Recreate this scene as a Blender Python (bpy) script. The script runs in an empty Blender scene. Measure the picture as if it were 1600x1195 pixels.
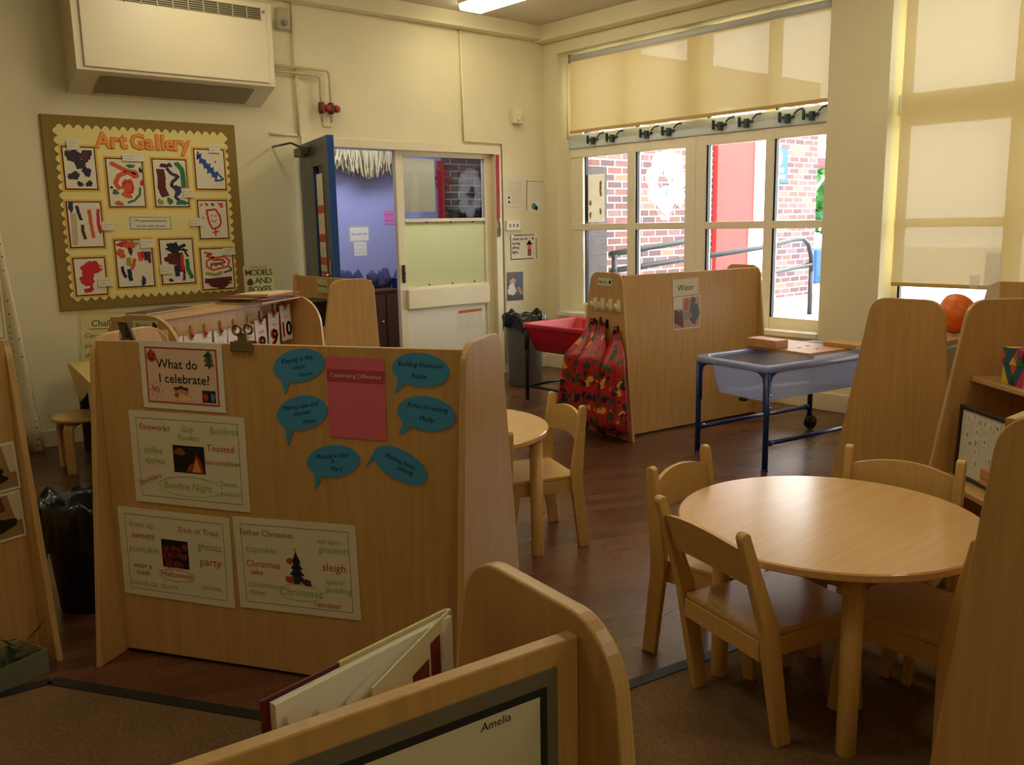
import bpy, bmesh, math, random
from mathutils import Vector, Matrix
R = math.radians
PI = math.pi
SC = bpy.context.scene
COL = SC.collection

# ------------------------------------------------------------------ camera, world, exposure
cam_d = bpy.data.cameras.new('camera')
cam = bpy.data.objects.new('camera', cam_d)
COL.objects.link(cam)
cam_d.sensor_width = 36.0
cam_d.lens = 1379.8 * 36.0 / 1600.0
cam_d.clip_start = 0.02
_y, _p, _r = 0.71006, 0.178508, 0.019222
_f = Vector((math.sin(_y) * math.cos(_p), math.cos(_y) * math.cos(_p), -math.sin(_p)))
_rt = Vector((math.cos(_y), -math.sin(_y), 0))
_dn = _f.cross(_rt)
_r2 = _rt * math.cos(_r) + _dn * math.sin(_r)
_d2 = -_rt * math.sin(_r) + _dn * math.cos(_r)
_m = Matrix((( _r2.x, -_d2.x, -_f.x), (_r2.y, -_d2.y, -_f.y), (_r2.z, -_d2.z, -_f.z))).to_4x4()
_m.translation = (0, 0, 1.38)
cam.matrix_world = _m
SC.camera = cam

W = bpy.data.worlds.new('sky')
SC.world = W
W.use_nodes = True
_bg = W.node_tree.nodes['Background']
_bg.inputs[0].default_value = (0.99, 0.97, 0.93, 1)
_bg.inputs[1].default_value = 7.4

SC.view_settings.view_transform = 'Standard'
SC.view_settings.look = 'None'
SC.view_settings.gamma = 1
SC.view_settings.use_curve_mapping = False
SC.view_settings.exposure = 0.34
LAMP = 10.5          # strength of the ceiling lamp tubes
CORRIDOR = 24.0      # strength of the unseen light added in the corridor

# ------------------------------------------------------------------ materials
def lin(h):
    if isinstance(h, str):
        c = [int(h[i:i + 2], 16) / 255 for i in (0, 2, 4)]
        return [x / 12.92 if x <= 0.04045 else ((x + 0.055) / 1.055) ** 2.4 for x in c]
    return list(h)

MATS = {}
def _new(name):
    m = bpy.data.materials.new(name)
    m.use_nodes = True
    nt = m.node_tree
    return m, nt, nt.nodes['Principled BSDF']

def mat(name, col='ffffff', rough=0.55, metal=0.0, spec=0.5, var=0.0, scale=8.0, bump=0.0, bscale=60.0):
    if name in MATS:
        return MATS[name]
    m, nt, b = _new(name)
    c = lin(col)
    b.inputs['Base Color'].default_value = (*c, 1)
    b.inputs['Roughness'].default_value = rough
    b.inputs['Metallic'].default_value = metal
    b.inputs['Specular IOR Level'].default_value = spec
    tc = nt.nodes.new('ShaderNodeTexCoord')
    if var > 0:
        n = nt.nodes.new('ShaderNodeTexNoise')
        n.inputs['Scale'].default_value = scale
        n.inputs['Detail'].default_value = 3
        nt.links.new(tc.outputs['Object'], n.inputs['Vector'])
        r = nt.nodes.new('ShaderNodeValToRGB')
        r.color_ramp.elements[0].position = 0.3
        r.color_ramp.elements[1].position = 0.7
        r.color_ramp.elements[0].color = (*[x * (1 - var) for x in c], 1)
        r.color_ramp.elements[1].color = (*[min(1, x * (1 + var * 0.6)) for x in c], 1)
        nt.links.new(n.outputs['Fac'], r.inputs['Fac'])
        nt.links.new(r.outputs['Color'], b.inputs['Base Color'])
    if bump > 0:
        n2 = nt.nodes.new('ShaderNodeTexNoise')
        n2.inputs['Scale'].default_value = bscale
        nt.links.new(tc.outputs['Object'], n2.inputs['Vector'])
        bp = nt.nodes.new('ShaderNodeBump')
        bp.inputs['Strength'].default_value = bump
        bp.inputs['Distance'].default_value = 0.01
        nt.links.new(n2.outputs['Fac'], bp.inputs['Height'])
        nt.links.new(bp.outputs['Normal'], b.inputs['Normal'])
    MATS[name] = m
    return m

def wood(name, c1, c2, grain='z', rough=0.35, fine=1.0, spec=0.5):
    if name in MATS:
        return MATS[name]
    m, nt, b = _new(name)
    tc = nt.nodes.new('ShaderNodeTexCoord')
    mp = nt.nodes.new('ShaderNodeMapping')
    s = {'ply': (520, 2, 2), 'x': (1.2, 22, 22), 'y': (22, 1.2, 22), 'z': (22, 22, 1.2)}[grain]
    mp.inputs['Scale'].default_value = [x * fine for x in s]
    nt.links.new(tc.outputs['Object'], mp.inputs['Vector'])
    n = nt.nodes.new('ShaderNodeTexNoise')
    n.inputs['Scale'].default_value = 2.2
    n.inputs['Detail'].default_value = 6
    n.inputs['Roughness'].default_value = 0.6
    n.inputs['Distortion'].default_value = 0.4
    nt.links.new(mp.outputs['Vector'], n.inputs['Vector'])
    r = nt.nodes.new('ShaderNodeValToRGB')
    r.color_ramp.elements[0].position = 0.32
    r.color_ramp.elements[1].position = 0.68
    r.color_ramp.elements[0].color = (*lin(c1), 1)
    r.color_ramp.elements[1].color = (*lin(c2), 1)
    nt.links.new(n.outputs['Fac'], r.inputs['Fac'])
    nt.links.new(r.outputs['Color'], b.inputs['Base Color'])
    b.inputs['Roughness'].default_value = rough
    b.inputs['Specular IOR Level'].default_value = spec
    MATS[name] = m
    return m

def floor_mat():
    m, nt, b = _new('wood_plank_floor')
    tc = nt.nodes.new('ShaderNodeTexCoord')
    mp = nt.nodes.new('ShaderNodeMapping')
    mp.inputs['Rotation'].default_value = (0, 0, R(24))
    nt.links.new(tc.outputs['Object'], mp.inputs['Vector'])
    br = nt.nodes.new('ShaderNodeTexBrick')
    br.offset = 0.37
    br.inputs['Color1'].default_value = (*lin('46291a'), 1)
    br.inputs['Color2'].default_value = (*lin('5f3d27'), 1)
    br.inputs['Mortar'].default_value = (*lin('33201a'), 1)
    br.inputs['Scale'].default_value = 1.0
    br.inputs['Mortar Size'].default_value = 0.0015
    br.inputs['Brick Width'].default_value = 0.95
    br.inputs['Row Height'].default_value = 0.075
    nt.links.new(mp.outputs['Vector'], br.inputs['Vector'])
    mp2 = nt.nodes.new('ShaderNodeMapping')
    mp2.inputs['Rotation'].default_value = (0, 0, R(24))
    mp2.inputs['Scale'].default_value = (3, 40, 1)
    nt.links.new(tc.outputs['Object'], mp2.inputs['Vector'])
    n = nt.nodes.new('ShaderNodeTexNoise')
    n.inputs['Scale'].default_value = 1.5
    n.inputs['Detail'].default_value = 5
    nt.links.new(mp2.outputs['Vector'], n.inputs['Vector'])
    mx = nt.nodes.new('ShaderNodeMix')
    mx.data_type = 'RGBA'
    mx.blend_type = 'MULTIPLY'
    mx.inputs['Factor'].default_value = 0.55
    nt.links.new(br.outputs['Color'], mx.inputs[6])
    nt.links.new(n.outputs['Color'], mx.inputs[7])
    g = nt.nodes.new('ShaderNodeRGBToBW')
    nt.links.new(n.outputs['Color'], g.inputs[0])
    rr = nt.nodes.new('ShaderNodeMapRange')
    rr.inputs['To Min'].default_value = 1.0
    rr.inputs['To Max'].default_value = 1.7
    nt.links.new(n.outputs['Fac'], rr.inputs['Value'])
    m2 = nt.nodes.new('ShaderNodeMix')
    m2.data_type = 'RGBA'
    m2.blend_type = 'MULTIPLY'
    m2.inputs['Factor'].default_value = 1
    nt.links.new(br.outputs['Color'], m2.inputs[6])
    nt.links.new(rr.outputs['Result'], m2.inputs[7])
    nt.links.new(m2.outputs[2], b.inputs['Base Color'])
    n3 = nt.nodes.new('ShaderNodeTexNoise')
    n3.inputs['Scale'].default_value = 3
    nt.links.new(tc.outputs['Object'], n3.inputs['Vector'])
    r3 = nt.nodes.new('ShaderNodeMapRange')
    r3.inputs['To Min'].default_value = 0.2
    r3.inputs['To Max'].default_value = 0.36
    nt.links.new(n3.outputs['Fac'], r3.inputs['Value'])
    nt.links.new(r3.outputs['Result'], b.inputs['Roughness'])
    MATS['floor'] = m
    return m

def brick_mat():
    m, nt, b = _new('brickwork')
    tc = nt.nodes.new('ShaderNodeTexCoord')
    mp = nt.nodes.new('ShaderNodeMapping')
    mp.inputs['Rotation'].default_value = (R(90), 0, 0)
    nt.links.new(tc.outputs['Object'], mp.inputs['Vector'])
    br = nt.nodes.new('ShaderNodeTexBrick')
    br.inputs['Scale'].default_value = 1.0
    br.inputs['Brick Width'].default_value = 0.225
    br.inputs['Row Height'].default_value = 0.075
    br.inputs['Mortar Size'].default_value = 0.007
    br.inputs['Color1'].default_value = (0, 0, 0, 1)
    br.inputs['Color2'].default_value = (1, 1, 1, 1)
    br.inputs['Mortar'].default_value = (0.5, 0.5, 0.5, 1)
    nt.links.new(mp.outputs['Vector'], br.inputs['Vector'])
    r = nt.nodes.new('ShaderNodeValToRGB')
    els = r.color_ramp.elements
    els[0].color = (*lin('55464d'), 1)
    els[1].color = (*lin('8f6c58'), 1)
    e = els.new(0.35); e.color = (*lin('62494a'), 1)
    e = els.new(0.6); e.color = (*lin('7c534e'), 1)
    e = els.new(0.8); e.color = (*lin('6a5960'), 1)
    nt.links.new(br.outputs['Color'], r.inputs['Fac'])
    mx = nt.nodes.new('ShaderNodeMix')
    mx.data_type = 'RGBA'
    nt.links.new(br.outputs['Fac'], mx.inputs['Factor'])
    nt.links.new(r.outputs['Color'], mx.inputs[6])
    mx.inputs[7].default_value = (*lin('b0a8a8'), 1)
    nt.links.new(mx.outputs[2], b.inputs['Base Color'])
    b.inputs['Roughness'].default_value = 0.9
    MATS['brick'] = m
    return m

def carpet_mat():
    m, nt, b = _new('brown_carpet')
    tc = nt.nodes.new('ShaderNodeTexCoord')
    n = nt.nodes.new('ShaderNodeTexNoise')
    n.inputs['Scale'].default_value = 160
    n.inputs['Detail'].default_value = 5
    nt.links.new(tc.outputs['Object'], n.inputs['Vector'])
    r = nt.nodes.new('ShaderNodeValToRGB')
    r.color_ramp.elements[0].position = 0.35
    r.color_ramp.elements[1].position = 0.65
    r.color_ramp.elements[0].color = (*lin('6a5236'), 1)
    r.color_ramp.elements[1].color = (*lin('826748'), 1)
    nt.links.new(n.outputs['Fac'], r.inputs['Fac'])
    n2 = nt.nodes.new('ShaderNodeTexNoise')
    n2.inputs['Scale'].default_value = 4
    nt.links.new(tc.outputs['Object'], n2.inputs['Vector'])
    mr = nt.nodes.new('ShaderNodeMapRange')
    mr.inputs['To Min'].default_value = 0.8
    mr.inputs['To Max'].default_value = 1.15
    nt.links.new(n2.outputs['Fac'], mr.inputs['Value'])
    mx = nt.nodes.new('ShaderNodeMix')
    mx.data_type = 'RGBA'
    mx.blend_type = 'MULTIPLY'
    mx.inputs['Factor'].default_value = 1
    nt.links.new(r.outputs['Color'], mx.inputs[6])
    nt.links.new(mr.outputs['Result'], mx.inputs[7])
    nt.links.new(mx.outputs[2], b.inputs['Base Color'])
    b.inputs['Roughness'].default_value = 0.95
    b.inputs['Specular IOR Level'].default_value = 0.1
    bp = nt.nodes.new('ShaderNodeBump')
    bp.inputs['Strength'].default_value = 0.5
    bp.inputs['Distance'].default_value = 0.004
    nt.links.new(n.outputs['Fac'], bp.inputs['Height'])
    nt.links.new(bp.outputs['Normal'], b.inputs['Normal'])
    MATS['carpet'] = m
    return m

def glass_mat():
    m = bpy.data.materials.new('window_glass')
    m.use_nodes = True
    nt = m.node_tree
    nt.nodes.clear()
    o = nt.nodes.new('ShaderNodeOutputMaterial')
    t = nt.nodes.new('ShaderNodeBsdfTransparent')
    t.inputs[0].default_value = (0.96, 0.98, 0.98, 1)
    g = nt.nodes.new('ShaderNodeBsdfGlossy')
    g.inputs['Roughness'].default_value = 0.02
    fr = nt.nodes.new('ShaderNodeFresnel')
    fr.inputs[0].default_value = 1.35
    mx = nt.nodes.new('ShaderNodeMixShader')
    nt.links.new(fr.outputs[0], mx.inputs[0])
    nt.links.new(t.outputs[0], mx.inputs[1])
    nt.links.new(g.outputs[0], mx.inputs[2])
    nt.links.new(mx.outputs[0], o.inputs[0])
    MATS['glass'] = m
    return m

def sheer(name, col, trans=0.12, transl=0.5, tint=None, gloss=0.0):
    """cloth or film that lets light through: part open weave, part translucent, part diffuse"""
    if name in MATS:
        return MATS[name]
    m = bpy.data.materials.new(name)
    m.use_nodes = True
    nt = m.node_tree
    nt.nodes.clear()
    c = (*lin(col), 1)
    o = nt.nodes.new('ShaderNodeOutputMaterial')
    t = nt.nodes.new('ShaderNodeBsdfTransparent')
    if tint:
        t.inputs[0].default_value = (*lin(tint), 1)
    tl = nt.nodes.new('ShaderNodeBsdfTranslucent')
    tl.inputs[0].default_value = c
    d = nt.nodes.new('ShaderNodeBsdfDiffuse')
    d.inputs[0].default_value = c
    a = nt.nodes.new('ShaderNodeMixShader')
    a.inputs[0].default_value = transl
    nt.links.new(d.outputs[0], a.inputs[1])
    nt.links.new(tl.outputs[0], a.inputs[2])
    last = a
    if gloss > 0:
        g = nt.nodes.new('ShaderNodeBsdfGlossy')
        g.inputs['Roughness'].default_value = 0.2
        q = nt.nodes.new('ShaderNodeMixShader')
        q.inputs[0].default_value = gloss
        nt.links.new(a.outputs[0], q.inputs[1])
        nt.links.new(g.outputs[0], q.inputs[2])
        last = q
    b = nt.nodes.new('ShaderNodeMixShader')
    b.inputs[0].default_value = trans
    nt.links.new(last.outputs[0], b.inputs[1])
    nt.links.new(t.outputs[0], b.inputs[2])
    nt.links.new(b.outputs[0], o.inputs[0])
    MATS[name] = m
    return m

def emit(name, col, strength):
    if name in MATS:
        return MATS[name]
    m = bpy.data.materials.new(name)
    m.use_nodes = True
    nt = m.node_tree
    nt.nodes.clear()
    o = nt.nodes.new('ShaderNodeOutputMaterial')
    e = nt.nodes.new('ShaderNodeEmission')
    e.inputs[0].default_value = (*lin(col), 1)
    e.inputs[1].default_value = strength
    nt.links.new(e.outputs[0], o.inputs[0])
    MATS[name] = m
    return m

def blob_cloth():
    """red apron cloth printed with green, black and yellow shapes"""
    m, nt, b = _new('printed_apron_cloth')
    tc = nt.nodes.new('ShaderNodeTexCoord')
    v = nt.nodes.new('ShaderNodeTexVoronoi')
    v.inputs['Scale'].default_value = 21
    v.inputs['Randomness'].default_value = 0.9
    n = nt.nodes.new('ShaderNodeTexNoise')
    n.inputs['Scale'].default_value = 22
    nt.links.new(tc.outputs['Object'], n.inputs['Vector'])
    ad = nt.nodes.new('ShaderNodeMix')
    ad.data_type = 'RGBA'
    ad.blend_type = 'LINEAR_LIGHT'
    ad.inputs['Factor'].default_value = 0.05
    nt.links.new(tc.outputs['Object'], ad.inputs[6])
    nt.links.new(n.outputs['Color'], ad.inputs[7])
    nt.links.new(ad.outputs[2], v.inputs['Vector'])
    lt = nt.nodes.new('ShaderNodeMath')
    lt.operation = 'LESS_THAN'
    lt.inputs[1].default_value = 0.47
    nt.links.new(v.outputs['Distance'], lt.inputs[0])
    sep = nt.nodes.new('ShaderNodeSeparateColor')
    nt.links.new(v.outputs['Color'], sep.inputs[0])
    r = nt.nodes.new('ShaderNodeValToRGB')
    r.color_ramp.interpolation = 'CONSTANT'
    els = r.color_ramp.elements
    els[0].color = (*lin('1f4b2c'), 1)
    els[1].position = 0.82
    els[1].color = (*lin('a8181e'), 1)
    e = els.new(0.34); e.color = (*lin('1b1c2a'), 1)
    e = els.new(0.66); e.color = (*lin('d09a38'), 1)
    nt.links.new(sep.outputs[0], r.inputs['Fac'])
    mx = nt.nodes.new('ShaderNodeMix')
    mx.data_type = 'RGBA'
    nt.links.new(lt.outputs[0], mx.inputs['Factor'])
    mx.inputs[6].default_value = (*lin('a8181e'), 1)
    nt.links.new(r.outputs['Color'], mx.inputs[7])
    nt.links.new(mx.outputs[2], b.inputs['Base Color'])
    b.inputs['Roughness'].default_value = 0.38
    MATS['apron'] = m
    return m

def dots_cloth():
    m, nt, b = _new('dotted_cream_cloth')
    tc = nt.nodes.new('ShaderNodeTexCoord')
    v = nt.nodes.new('ShaderNodeTexVoronoi')
    v.inputs['Scale'].default_value = 26
    v.inputs['Randomness'].default_value = 0.25
    nt.links.new(tc.outputs['Object'], v.inputs['Vector'])
    lt = nt.nodes.new('ShaderNodeMath')
    lt.operation = 'LESS_THAN'
    lt.inputs[1].default_value = 0.15
    nt.links.new(v.outputs['Distance'], lt.inputs[0])
    mx = nt.nodes.new('ShaderNodeMix')
    mx.data_type = 'RGBA'
    nt.links.new(lt.outputs[0], mx.inputs['Factor'])
    mx.inputs[6].default_value = (*lin('e4d8b4'), 1)
    mx.inputs[7].default_value = (*lin('6a5a4c'), 1)
    nt.links.new(mx.outputs[2], b.inputs['Base Color'])
    b.inputs['Roughness'].default_value = 0.9
    MATS['dots'] = m
    return m

floor_mat(); brick_mat(); carpet_mat(); glass_mat(); blob_cloth(); dots_cloth()
BEECH = wood('beech_board', 'bd9254', 'cca264', 'z', 0.34)
BEECHX = wood('beech_board_across', 'bd9254', 'cca264', 'x', 0.34)
PLYEDGE = wood('plywood_edge', 'b08748', 'd8b478', 'ply', 0.3, 1.0)
CHAIRW = wood('beech_chair_wood', 'cba35c', 'd6b06c', 'z', 0.36, 1.3)
TABLEW = wood('beech_table_top', 'dcae74', 'e2ba82', 'x', 0.2, 1.0)
WALLP = mat('cream_wall_paint', 'e6deba', 0.7, var=0.03, scale=3, bump=0.08, bscale=120, spec=0.25)
CEILP = mat('ceiling_paint', 'cfc7b4', 0.85, var=0.02)
CREAM = mat('cream_gloss_paint', 'e4d9b8', 0.35)
WHITEP = mat('white_gloss_paint', 'e9e3d0', 0.35)
FRAMEW = mat('window_frame_paint', 'f0e9d0', 0.4)
PAPER = mat('white_paper', 'e6e0cc', 0.8, spec=0.2)
CREAMPAPER = mat('cream_paper', 'ded6b4', 0.8, spec=0.2)
BLACK = mat('black_plastic', '101014', 0.4)
INK = mat('black_ink', '16120f', 0.8, spec=0.1)
REDINK = mat('red_ink', 'b84a38', 0.8, spec=0.1)
GREENINK = mat('green_ink', '8fae5c', 0.8, spec=0.1)
NAVY = mat('navy_gloss_paint', '14305c', 0.35)
STEEL = mat('bright_steel', 'c8c8c4', 0.28, 1.0)
GREY = mat('grey_plastic', '8f8f8a', 0.5)

# ------------------------------------------------------------------ mesh building
class B:
    def __init__(self):
        self.bm = bmesh.new()
        self.mats = []
        self.M = Matrix.Identity(4)

    def mi(self, m):
        if m is None:
            return 0
        if m not in self.mats:
            self.mats.append(m)
        return self.mats.index(m)

    def _add(self, verts, faces, m=None, smooth=False):
        i = self.mi(m)
        vs = [self.bm.verts.new(self.M @ Vector(v)) for v in verts]
        for f in faces:
            try:
                fc = self.bm.faces.new([vs[k] for k in f])
                fc.material_index = i
                fc.smooth = smooth
            except ValueError:
                pass
        return self

    def mesh(self, verts, faces, m=None, smooth=False):
        return self._add(verts, faces, m, smooth)

    def box(self, x0, x1, y0, y1, z0, z1, m=None, bev=0.0, seg=2):
        if x0 > x1: x0, x1 = x1, x0
        if y0 > y1: y0, y1 = y1, y0
        if z0 > z1: z0, z1 = z1, z0
        v = [(x, y, z) for x in (x0, x1) for y in (y0, y1) for z in (z0, z1)]
        f = [(0, 1, 3, 2), (4, 6, 7, 5), (0, 4, 5, 1), (2, 3, 7, 6), (0, 2, 6, 4), (1, 5, 7, 3)]
        if bev <= 0:
            return self._add(v, f, m)
        t = bmesh.new()
        vs = [t.verts.new(p) for p in v]
        for q in f:
            t.faces.new([vs[k] for k in q])
        bev = min(bev, 0.49 * min(x1 - x0, y1 - y0, z1 - z0))
        bmesh.ops.bevel(t, geom=list(t.edges), offset=bev, segments=seg, profile=0.5, affect='EDGES')
        return self._merge(t, m)

    def _merge(self, t, m, smooth=False):
        t.verts.index_update()
        v = [tuple(x.co) for x in t.verts]
        f = [tuple(x.index for x in q.verts) for q in t.faces]
        t.free()
        return self._add(v, f, m, smooth)

    def prism(self, pts, axis, a, b, m=None, bev=0.0, seg=2):
        """polygon pts in the plane across axis, extruded from a to b"""
        def P(p, t):
            return {'x': (t, p[0], p[1]), 'y': (p[0], t, p[1]), 'z': (p[0], p[1], t)}[axis]
        n = len(pts)
        t = bmesh.new()
        lo = [t.verts.new(P(p, a)) for p in pts]
        hi = [t.verts.new(P(p, b)) for p in pts]
        f0 = t.faces.new(lo[::-1]); f1 = t.faces.new(hi)
        for i in range(n):
            t.faces.new((lo[i], lo[(i + 1) % n], hi[(i + 1) % n], hi[i]))
        bmesh.ops.recalc_face_normals(t, faces=list(t.faces))
        if bev > 0:
            es = [e for e in t.edges if (f0 in e.link_faces) != (f1 in e.link_faces) and len(e.link_faces) == 2 and (f0 in e.link_faces or f1 in e.link_faces)]
            bmesh.ops.bevel(t, geom=es, offset=bev, segments=seg, profile=0.5, affect='EDGES')
        return self._merge(t, m)

    def tube(self, pts, r, m=None, n=10, caps=True, taper=None):
        pts = [Vector(p) for p in pts]
        vs, fs = [], []
        up = None
        for i, p in enumerate(pts):
            if i == 0: d = pts[1] - p
            elif i == len(pts) - 1: d = p - pts[i - 1]
            else: d = (pts[i + 1] - p).normalized() + (p - pts[i - 1]).normalized()
            d.normalize()
            if up is None:
                up = Vector((0, 0, 1)) if abs(d.z) < 0.9 else Vector((1, 0, 0))
            s = d.cross(up)
            if s.length < 1e-4:
                s = d.cross(Vector((0, 1, 0)))
            s.normalize()
            up = s.cross(d).normalized()
            rr = r if taper is None else r * taper[i]
            for k in range(n):
                a = 2 * PI * k / n
                vs.append(p + s * math.cos(a) * rr + up * math.sin(a) * rr)
        for i in range(len(pts) - 1):
            for k in range(n):
                a, b = i * n + k, i * n + (k + 1) % n
                fs.append((a, b, b + n, a + n))
        if caps:
            fs.append(tuple(range(n))[::-1])
            fs.append(tuple(range((len(pts) - 1) * n, len(pts) * n)))
        return self._add(vs, fs, m, True)

    def lathe(self, prof, c=(0, 0, 0), m=None, n=28, axis='z', smooth=True, sx=1.0, sy=1.0):
        vs, fs = [], []
        for (r, h) in prof:
            for k in range(n):
                a = 2 * PI * k / n
                p = (r * math.cos(a) * sx, r * math.sin(a) * sy, h)
                if axis == 'x': p = (p[2], p[0], p[1])
                if axis == 'y': p = (p[0], p[2], p[1])
                vs.append((c[0] + p[0], c[1] + p[1], c[2] + p[2]))
        for i in range(len(prof) - 1):
            for k in range(n):
                a, b = i * n + k, i * n + (k + 1) % n
                fs.append((a, b, b + n, a + n))
        if prof[0][0] > 1e-6: fs.append(tuple(range(n))[::-1])
        if prof[-1][0] > 1e-6: fs.append(tuple(range((len(prof) - 1) * n, len(prof) * n)))
        return self._add(vs, fs, m, smooth)

    def poly(self, pts, y, m, t=0.0002):
        """flat shape in the x-z plane facing -y"""
        n = len(pts)
        v = [(p[0], y, p[1]) for p in pts]
        ar = sum(pts[i][0] * pts[(i + 1) % n][1] - pts[(i + 1) % n][0] * pts[i][1] for i in range(n))
        f = list(range(n))
        if ar < 0:
            f = f[::-1]
        return self._add(v, [tuple(f)], m)

    def text(self, s, x, z, size, m, y=0.0, align='CENTER', shear=0.0, rot=0.0, extrude=0.0, bold=0.0, space=1.0):
        cu = bpy.data.curves.new('t', 'FONT')
        cu.body = s
        cu.size = size
        cu.align_x = align
        cu.align_y = 'CENTER'
        cu.shear = shear
        cu.extrude = extrude
        cu.offset = bold
        cu.resolution_u = 2
        cu.space_character = space
        ob = bpy.data.objects.new('t', cu)
        me = bpy.data.meshes.new_from_object(ob)
        ca, sa = math.cos(rot), math.sin(rot)
        v = [(x + q.co.x * ca - q.co.y * sa, y - q.co.z, z + q.co.x * sa + q.co.y * ca) for q in me.vertices]
        f = [tuple(p.vertices) for p in me.polygons]
        self._add(v, f, m)
        bpy.data.objects.remove(ob)
        bpy.data.curves.remove(cu)
        bpy.data.meshes.remove(me)
        return self

    def build(self, name, m=None, parent=None, loc=(0, 0, 0), rz=0.0, rot=None, smooth=False):
        me = bpy.data.meshes.new(name)
        if m is not None and not self.mats:
            self.mats = [m]
        bmesh.ops.recalc_face_normals(self.bm, faces=[f for f in self.bm.faces if f.smooth]) if False else None
        self.bm.to_mesh(me)
        self.bm.free()
        for q in self.mats:
            me.materials.append(q)
        if smooth:
            for p in me.polygons:
                p.use_smooth = True
        o = bpy.data.objects.new(name, me)
        COL.objects.link(o)
        if parent is not None:
            o.parent = parent
        o.location = loc
        o.rotation_euler = rot if rot else (0, 0, rz)
        return o

def thing(name, label, cat, loc=(0, 0, 0), rz=0.0, group=None, rot=None):
    o = bpy.data.objects.new(name, None)
    COL.objects.link(o)
    o.empty_display_size = 0.05
    o.location = loc
    o.rotation_euler = rot if rot else (0, 0, rz)
    return tag(o, label, cat, group)

def tag(o, label, cat, group=None):
    o['label'] = label
    o['category'] = cat
    if group:
        o['group'] = group
    return o

def struct(o, label=None, cat=None):
    o['kind'] = 'structure'
    if label: o['label'] = label
    if cat: o['category'] = cat
    return o

def sempty(name, loc=(0, 0, 0), rz=0, label=None, cat=None):
    o = bpy.data.objects.new(name, None)
    COL.objects.link(o)
    o.location = loc
    o.rotation_euler = (0, 0, rz)
    return struct(o, label, cat)

def copy_tree(o, parent=None):
    c = o.copy()
    COL.objects.link(c)
    if parent is not None:
        c.parent = parent
    for ch in list(o.children):
        copy_tree(ch, c)
    return c

def rounded(pts, rad, seg=6):
    """polygon with corner radii (rad: list or one value)"""
    out = []
    n = len(pts)
    for i in range(n):
        r = rad[i] if isinstance(rad, (list, tuple)) else rad
        p = Vector(pts[i]).to_2d()
        if r <= 0:
            out.append((p.x, p.y)); continue
        a = (Vector(pts[i - 1]).to_2d() - p).normalized()
        b = (Vector(pts[(i + 1) % n]).to_2d() - p).normalized()
        ang = a.angle(b)
        L = r / math.tan(ang / 2)
        c = p + (a + b).normalized() * (r / math.sin(ang / 2))
        s = p + a * L - c
        e = p + b * L - c
        th = s.angle_signed(e)
        for k in range(seg + 1):
            t = -th * k / seg
            q = Vector((s.x * math.cos(t) - s.y * math.sin(t), s.x * math.sin(t) + s.y * math.cos(t)))
            out.append((c.x + q.x, c.y + q.y))
    return out

def ellipse(cx, cy, rx, ry, n=36, rot=0.0):
    o = []
    for k in range(n):
        a = 2 * PI * k / n
        x, y = rx * math.cos(a), ry * math.sin(a)
        o.append((cx + x * math.cos(rot) - y * math.sin(rot), cy + x * math.sin(rot) + y * math.cos(rot)))
    return o

def blobby(cx, cy, rx, ry, seed=0, n=30, rough=0.22):
    g = random.Random(seed)
    ph = [g.uniform(0, 6.28) for _ in range(4)]
    o = []
    for k in range(n):
        a = 2 * PI * k / n
        s = 1 + rough * (0.5 * math.sin(2 * a + ph[0]) + 0.4 * math.sin(3 * a + ph[1]) + 0.35 * math.sin(5 * a + ph[2]) + 0.25 * math.sin(9 * a + ph[3]))
        o.append((cx + rx * s * math.cos(a), cy + ry * s * math.sin(a)))
    return o

def ribbon(pts, w):
    """a brush stroke of width w as quads"""
    P = [Vector(p) for p in pts]
    q = []
    for i in range(len(P)):
        d = (P[min(i + 1, len(P) - 1)] - P[max(i - 1, 0)])
        d = d.normalized() if d.length > 1e-9 else Vector((1, 0))
        n = Vector((-d.y, d.x))
        q.append((P[i] + n * w / 2, P[i] - n * w / 2))
    return [[tuple(q[i][0]), tuple(q[i][1]), tuple(q[i + 1][1]), tuple(q[i + 1][0])] for i in range(len(q) - 1)]

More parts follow.
